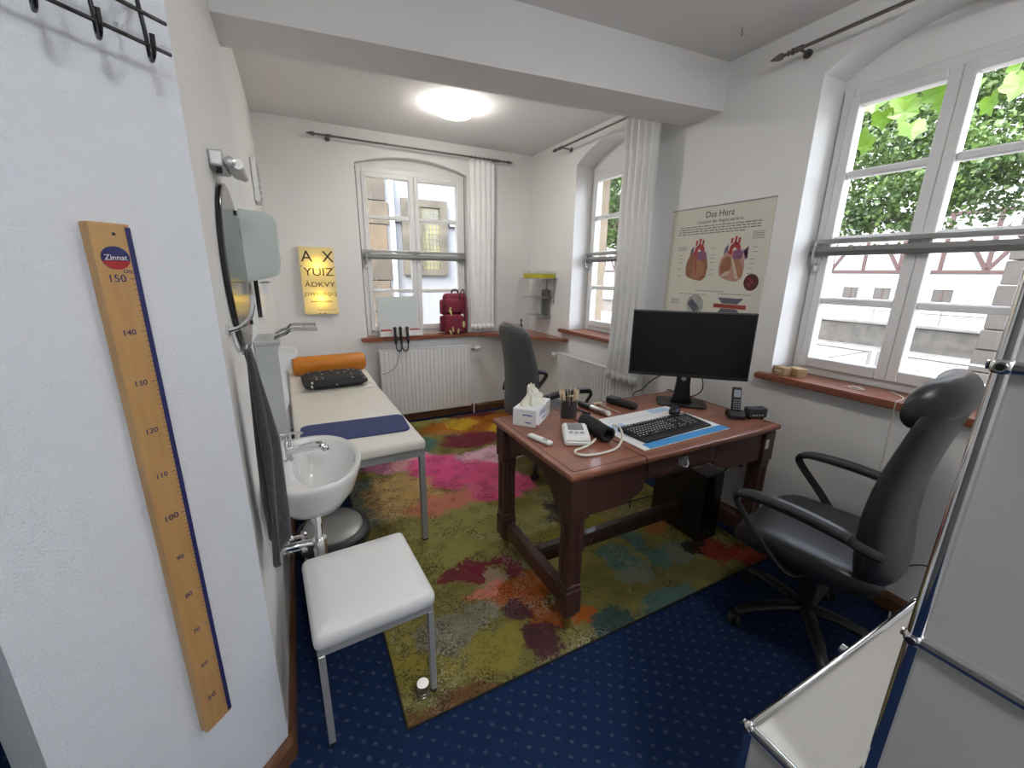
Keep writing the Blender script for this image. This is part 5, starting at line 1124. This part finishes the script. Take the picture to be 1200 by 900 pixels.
surr = mat('window_surround',(.16,.175,.19),.8,noise=.08)
for y in (4.6,7.45,9.5,10.75,13.2,15.6,18.0):
    w = B().bb(23.93,23.999,y-.42,y+.42,.52,.60).bb(23.93,23.999,y-.42,y+.42,1.12,1.22).bb(23.93,23.999,y-.42,y-.32,.60,1.12).bb(23.93,23.999,y+.32,y+.42,.60,1.12).obj('window', surr, fh, W=True)
    B().bb(23.965,23.998,y-.31,y+.31,.605,1.115).obj('pane', darkw, w, W=True); B().bb(23.95,23.964,y-.02,y+.02,.605,1.115).obj('glazing_bar', timber, w, W=True)
rub = mat('rubble_stone', (.07,.066,.06), .95, col2=(.035,.033,.03), scale=5, bump=.6, bscale=14)
lw = thing('low_stone_wall', 'grey rubble retaining wall across the square', 'wall', (14.3,8,GZ))
B().bb(14.2,14.6,-6,32,GZ,.30).obj('masonry', rub, lw, W=True); B().bb(14.12,14.68,-6,32,.301,.38,bev=.02).obj('coping', mat('coping_stone',(.14,.135,.13),.9,noise=.2,scale=4), lw, W=True)
rl = thing('railing', 'thin dark iron railing on the far stone wall', 'railing', (14.4,8,.38))
for i in range(24): B().cyl((14.4,-4+i*1.4,.38),(14.4,-4+i*1.4,.95),.018,seg=6).obj('post', iron, rl, W=True)
for z in (.66,.94): B().cyl((14.4,-5,z),(14.4,30,z),.016,seg=6).obj('rail', iron, rl, W=True)
galv = mat('galvanised', (.09,.092,.095), .5, .3, noise=.1, scale=10)
for k, (y0, y1, lab) in enumerate(((2.75,4.4,'grey tubular barrier with crossed braces nearer the stone pier'),(1.0,2.65,'grey tubular barrier with crossed braces right of the square'))):
    br_ = thing('barrier', lab, 'barrier', (7.0,(y0+y1)/2,GZ), 0, 'tubular barriers on the square')
    for z in (GZ+.25,GZ+.85): B().cyl((7,y0,z),(7,y1,z),.020,seg=8).obj('rail', galv, br_, W=True)
    for y in (y0,y1): B().cyl((7,y,GZ),(7,y,GZ+.86),.022,seg=8).obj('post', galv, br_, W=True)
    B().cyl((7,y0,GZ+.25),(7,y1,GZ+.85),.012,seg=6).obj('brace', galv, br_, W=True); B().cyl((7,y1,GZ+.25),(7,y0,GZ+.85),.012,seg=6).obj('brace', galv, br_, W=True)
pier = thing('stone_pier', 'grey sandstone pier of the building at the right of the square', 'pier', (10.3,2.2,GZ))
pst = mat('pier_stone', (.022,.020,.018), .95, col2=(.015,.0135,.012), scale=4, bump=.5, bscale=20)
z = GZ
for i in range(9):
    h = .33+.05*(i%2); g = .012; B().bb(10+.02*(i%2),10.6,1.95,2.56-.015*i,z+g/2,z+h-g/2,bev=.012,seg=1).obj('stone', pst, pier, W=True); z += h
bwl = thing('brick_wall', 'red brick wall beside the stone pier', 'wall', (10.4,.6,GZ))
brk = mat('brick_red', (.12,.048,.036), .9, noise=.25, scale=8, bump=.3, bscale=60); mort = mat('mortar', (.17,.155,.14), .95, noise=.1)
B().bb(10.16,10.6,-1.0,1.94,GZ,4.2).obj('mortar', mort, bwl, W=True)
bk0 = None
for r in range(22):
    for c in range(6):
        y = 1.80-c*.245-(.12 if r % 2 else 0); zz = 1.0+r*.078
        if bk0 is None: bk0 = B().bb(10.14,10.165,y-.115,y+.115,zz-.033,zz+.033,bev=.004,seg=1).obj('brick', brk, bwl, W=True); by, bz = y, zz
        else: link_copy(bk0, bwl, (0,y-by,zz-bz))
# trees
leafm = bpy.data.materials.new('tree_leaf'); leafm.use_nodes = True; nt = leafm.node_tree; bsd = nt.nodes['Principled BSDF']
def leaf_nodes(nt, bsd, c1, c2):
    oi = N(nt,'ShaderNodeTexCoord'); nz = N(nt,'ShaderNodeTexNoise'); nz.inputs['Scale'].default_value = 1.7; nz.inputs['Detail'].default_value = 5; nt.links.new(oi.outputs['Object'], nz.inputs['Vector'])
    mr = N(nt,'ShaderNodeMapRange'); mr.inputs[1].default_value = .35; mr.inputs[2].default_value = .65; nt.links.new(nz.outputs[0], mr.inputs[0])
    mx = N(nt,'ShaderNodeMix',data_type='RGBA'); mx.inputs[6].default_value = (*c1,1); mx.inputs[7].default_value = (*c2,1); nt.links.new(mr.outputs[0], mx.inputs[0]); nt.links.new(mx.outputs[2], bsd.inputs['Base Color'])
    bsd.inputs['Roughness'].default_value = .5
    tr = N(nt,'ShaderNodeBsdfTranslucent'); nt.links.new(mx.outputs[2], tr.inputs[0]); ms_ = N(nt,'ShaderNodeMixShader'); ms_.inputs[0].default_value = .4
    out = nt.nodes['Material Output']; nt.links.new(bsd.outputs[0], ms_.inputs[1]); nt.links.new(tr.outputs[0], ms_.inputs[2]); nt.links.new(ms_.outputs[0], out.inputs[0])
leaf_nodes(nt, bsd, (.016,.040,.010), (.065,.115,.022))
barkm = mat('bark', (.10,.08,.06), .95, noise=.3, scale=12, bump=.6, bscale=20)
def foliage(rng, nb, per, R, zc, zs):
    V, F = [], []
    for _ in range(nb):
        while True:
            p = Vector((rng.uniform(-1,1),rng.uniform(-1,1),rng.uniform(-1,1)))
            if .25 < p.length < 1: break
        c = Vector((p.x*R, p.y*R, zc+p.z*zs)); br = rng.uniform(.35,.75)
        for _ in range(per):
            q = c+Vector((rng.gauss(0,br*.5),rng.gauss(0,br*.5),rng.gauss(0,br*.28)))
            n = Vector((rng.gauss(0,1),rng.gauss(0,1),rng.gauss(.6,.8))).normalized(); t = n.orthogonal().normalized(); t.rotate(Matrix.Rotation(rng.uniform(0,6.28),3,n)); s = n.cross(t)
            L = rng.uniform(.07,.125); w = L*.42; i = len(V)
            V += [q-t*L*.5, q+s*w-t*.05*L, q+t*L*.55, q-s*w-t*.05*L, q+n*L*.10]
            F += [(i,i+1,i+4),(i+1,i+2,i+4),(i+2,i+3,i+4),(i+3,i,i+4)]
    me = bpy.data.meshes.new('foliage'); me.from_pydata([tuple(v) for v in V], [], F); me.materials.append(leafm); return me
rng = random.Random(3)
fol = foliage(rng, 150, 150, 2.5, 4.6, 1.9)
def tree(label, loc, rz, me, scl=1.0, off=0):
    t = thing('tree', label, 'tree', loc, rz)
    o = bpy.data.objects.new('foliage', me); C.objects.link(o); o.parent = t; o['kind'] = 'stuff'; o.scale = (scl,)*3; o.location = (0,off,0)
    b = B().tube(smooth_path([(0,0,0),(.03,.05,1.2),(-.05,.02,2.4),(.05,-.05,3.8),(0,0,5.2)]), [.17]*6+[.15]*6+[.12]*6+[.08]*6+[.03], 10)
    b.obj('trunk', barkm, t, smooth=True)
    for k in range(8):
        a = (k*2.4 if not off else -PI/2+.5*math.sin(k*2.1)); z = 2.5+k*.3; B().tube(smooth_path([(0,0,z),(.5*math.cos(a),.5*math.sin(a),z+.3),(1.3*math.cos(a),1.3*math.sin(a),z+.75),(1.9*math.cos(a),1.9*math.sin(a),z+.9)]), [.07]*6+[.05]*6+[.03]*6+[.012], 7).obj('branch', barkm, t, smooth=True)
    return t
tree('leafy green tree in front of the timbered house seen through the big window', (11.8,7.6,GZ), 0, fol, 1.0, -2.9)
tree('leafy green tree seen through the narrow window beside the curtain', (9.3,11.6,GZ), 2.1, fol, 1.0)
# climbing vine at the window head
vm = bpy.data.materials.new('vine_leaf'); vm.use_nodes = True; leaf_nodes(vm.node_tree, vm.node_tree.nodes['Principled BSDF'], (.05,.115,.010), (.10,.18,.016))
vn = thing('vine', 'bright green vine leaves hanging at the top of the big window', 'vine', (3.35,1.1,2.2))
B().tube(smooth_path([(2.90,1.95,2.75),(3.2,1.7,2.62),(3.4,1.4,2.72),(3.45,1.1,2.80),(3.4,.75,2.76),(3.35,.35,2.85)]), .006, 6).obj('stem', barkm, vn, W=True)
b = B()
for k, (px_, py_) in enumerate(((0,-.02),(.030,-.05),(.072,-.035),(.055,0),(.080,.035),(.040,.040),(.0,.095),(-.040,.040),(-.080,.035),(-.055,0),(-.072,-.035),(-.030,-.05))): pass
outl = [(0,-.03),(.030,-.055),(.066,-.045),(.074,-.01),(.066,.015),(.078,.045),(.050,.058),(.028,.062),(.0,.105),(-.028,.062),(-.050,.058),(-.078,.045),(-.066,.015),(-.074,-.01),(-.066,-.045),(-.030,-.055)]
cvt = b.bm.verts.new((0,.02,.012)); ov = [b.bm.verts.new((x,y,-.012*(abs(x)/.08))) for x, y in outl]
for i in range(len(ov)): b.bm.faces.new((cvt, ov[i], ov[(i+1)%len(ov)]))
lf0 = b.obj('leaf', vm, vn)
spots = [(3.4,1.62,2.62),(3.38,1.55,2.50),(3.42,1.66,2.42),(3.36,1.60,2.36),(3.45,1.50,2.60),(3.4,1.45,2.52),(3.42,1.32,2.58),(3.38,1.26,2.50),(3.4,1.22,2.62),(3.44,1.17,2.55),(3.37,1.35,2.66),(3.4,.98,2.50),(3.42,1.02,2.60),(3.36,.90,2.56),(3.45,.84,2.62),(3.4,.80,2.52),(3.43,.72,2.60),(3.38,.95,2.68),(3.4,1.08,2.44),(3.42,.62,2.55),(3.4,1.40,2.40),(3.37,1.70,2.55),(3.45,1.58,2.70),(3.4,.70,2.45)]
for i, p in enumerate(spots):
    rot = (PI/2+rng.uniform(-.5,.5), rng.uniform(-.4,.4)+PI, PI/2+rng.uniform(-.8,.8)); s = rng.uniform(.6,1.0); q = Vector(p)-Vector(vn.location)
    if i == 0: lf0.location = q; lf0.rotation_euler = rot
    else: link_copy(lf0, vn, q, rot, (s,s,s))
# neighbour house behind the back window
nh = thing('neighbour_house', 'white plastered neighbour house with stone window outside the back window', 'building', (2.5,7.2,GZ))
B().bb(-6,4.3,7.0,7.6,GZ,6.0).obj('wall', plaster, nh, W=True)
qs = [mat('quoin_a',(.085,.066,.042),.95,col2=(.045,.038,.029),scale=5,bump=.5,bscale=25), mat('quoin_b',(.062,.052,.037),.95,col2=(.034,.03,.024),scale=5,bump=.5,bscale=25), mat('quoin_c',(.095,.07,.043),.95,col2=(.06,.047,.03),scale=5,bump=.5,bscale=25)]
z = GZ; k = 0
while z < 5.6:
    h = (.38,.46,.34,.50)[k%4]; B().bb(.85-.1*(k%2),1.40-(.03 if k%2 else 0),6.965,6.9995,z+.006,z+h-.006,bev=.008,seg=1).obj('quoin_stone', qs[k%3], nh, W=True); z += h; k += 1
B().cyl((1.46,6.96,GZ),(1.46,6.96,5.8),.035,seg=12).obj('downpipe', whitep, nh, W=True, smooth=True)
stn = mat('mullion_stone', (.075,.066,.048), .95, col2=(.04,.036,.028), scale=6, bump=.5, bscale=25)
sw = B().bb(1.60,1.72,6.94,6.999,1.47,2.63).bb(2.22,2.34,6.94,6.999,1.47,2.63).bb(1.72,2.22,6.94,6.999,2.52,2.63).bb(1.72,2.22,6.94,6.999,1.47,1.57).bb(1.83,1.92,6.95,6.999,1.57,2.52).obj('stone_window', stn, nh, W=True)
B().bb(1.721,1.829,6.985,6.998,1.571,2.519).obj('pane', darkw, sw, W=True)
B().bb(1.921,2.219,6.985,6.998,1.571,2.519).obj('pane', mat('leaded_glass',(.20,.18,.06),.3,col2=(.07,.07,.05),scale=5), sw, W=True)
b = B()
for i in range(1,5): b.bb(1.92+.06*i-.006,1.92+.06*i+.006,6.978,6.984,1.571,2.519)
for i in range(1,12): b.bb(1.922,2.218,6.978,6.984,1.571+.079*i-.006,1.571+.079*i+.006)
b.obj('lead_lattice', iron, sw, W=True)
for x, z in ((1.52,2.33),(2.44,2.30)): B().bb(x-.06,x+.06,6.93,6.999,z-.05,z+.05).obj('iron_anchor', iron, nh, W=True)
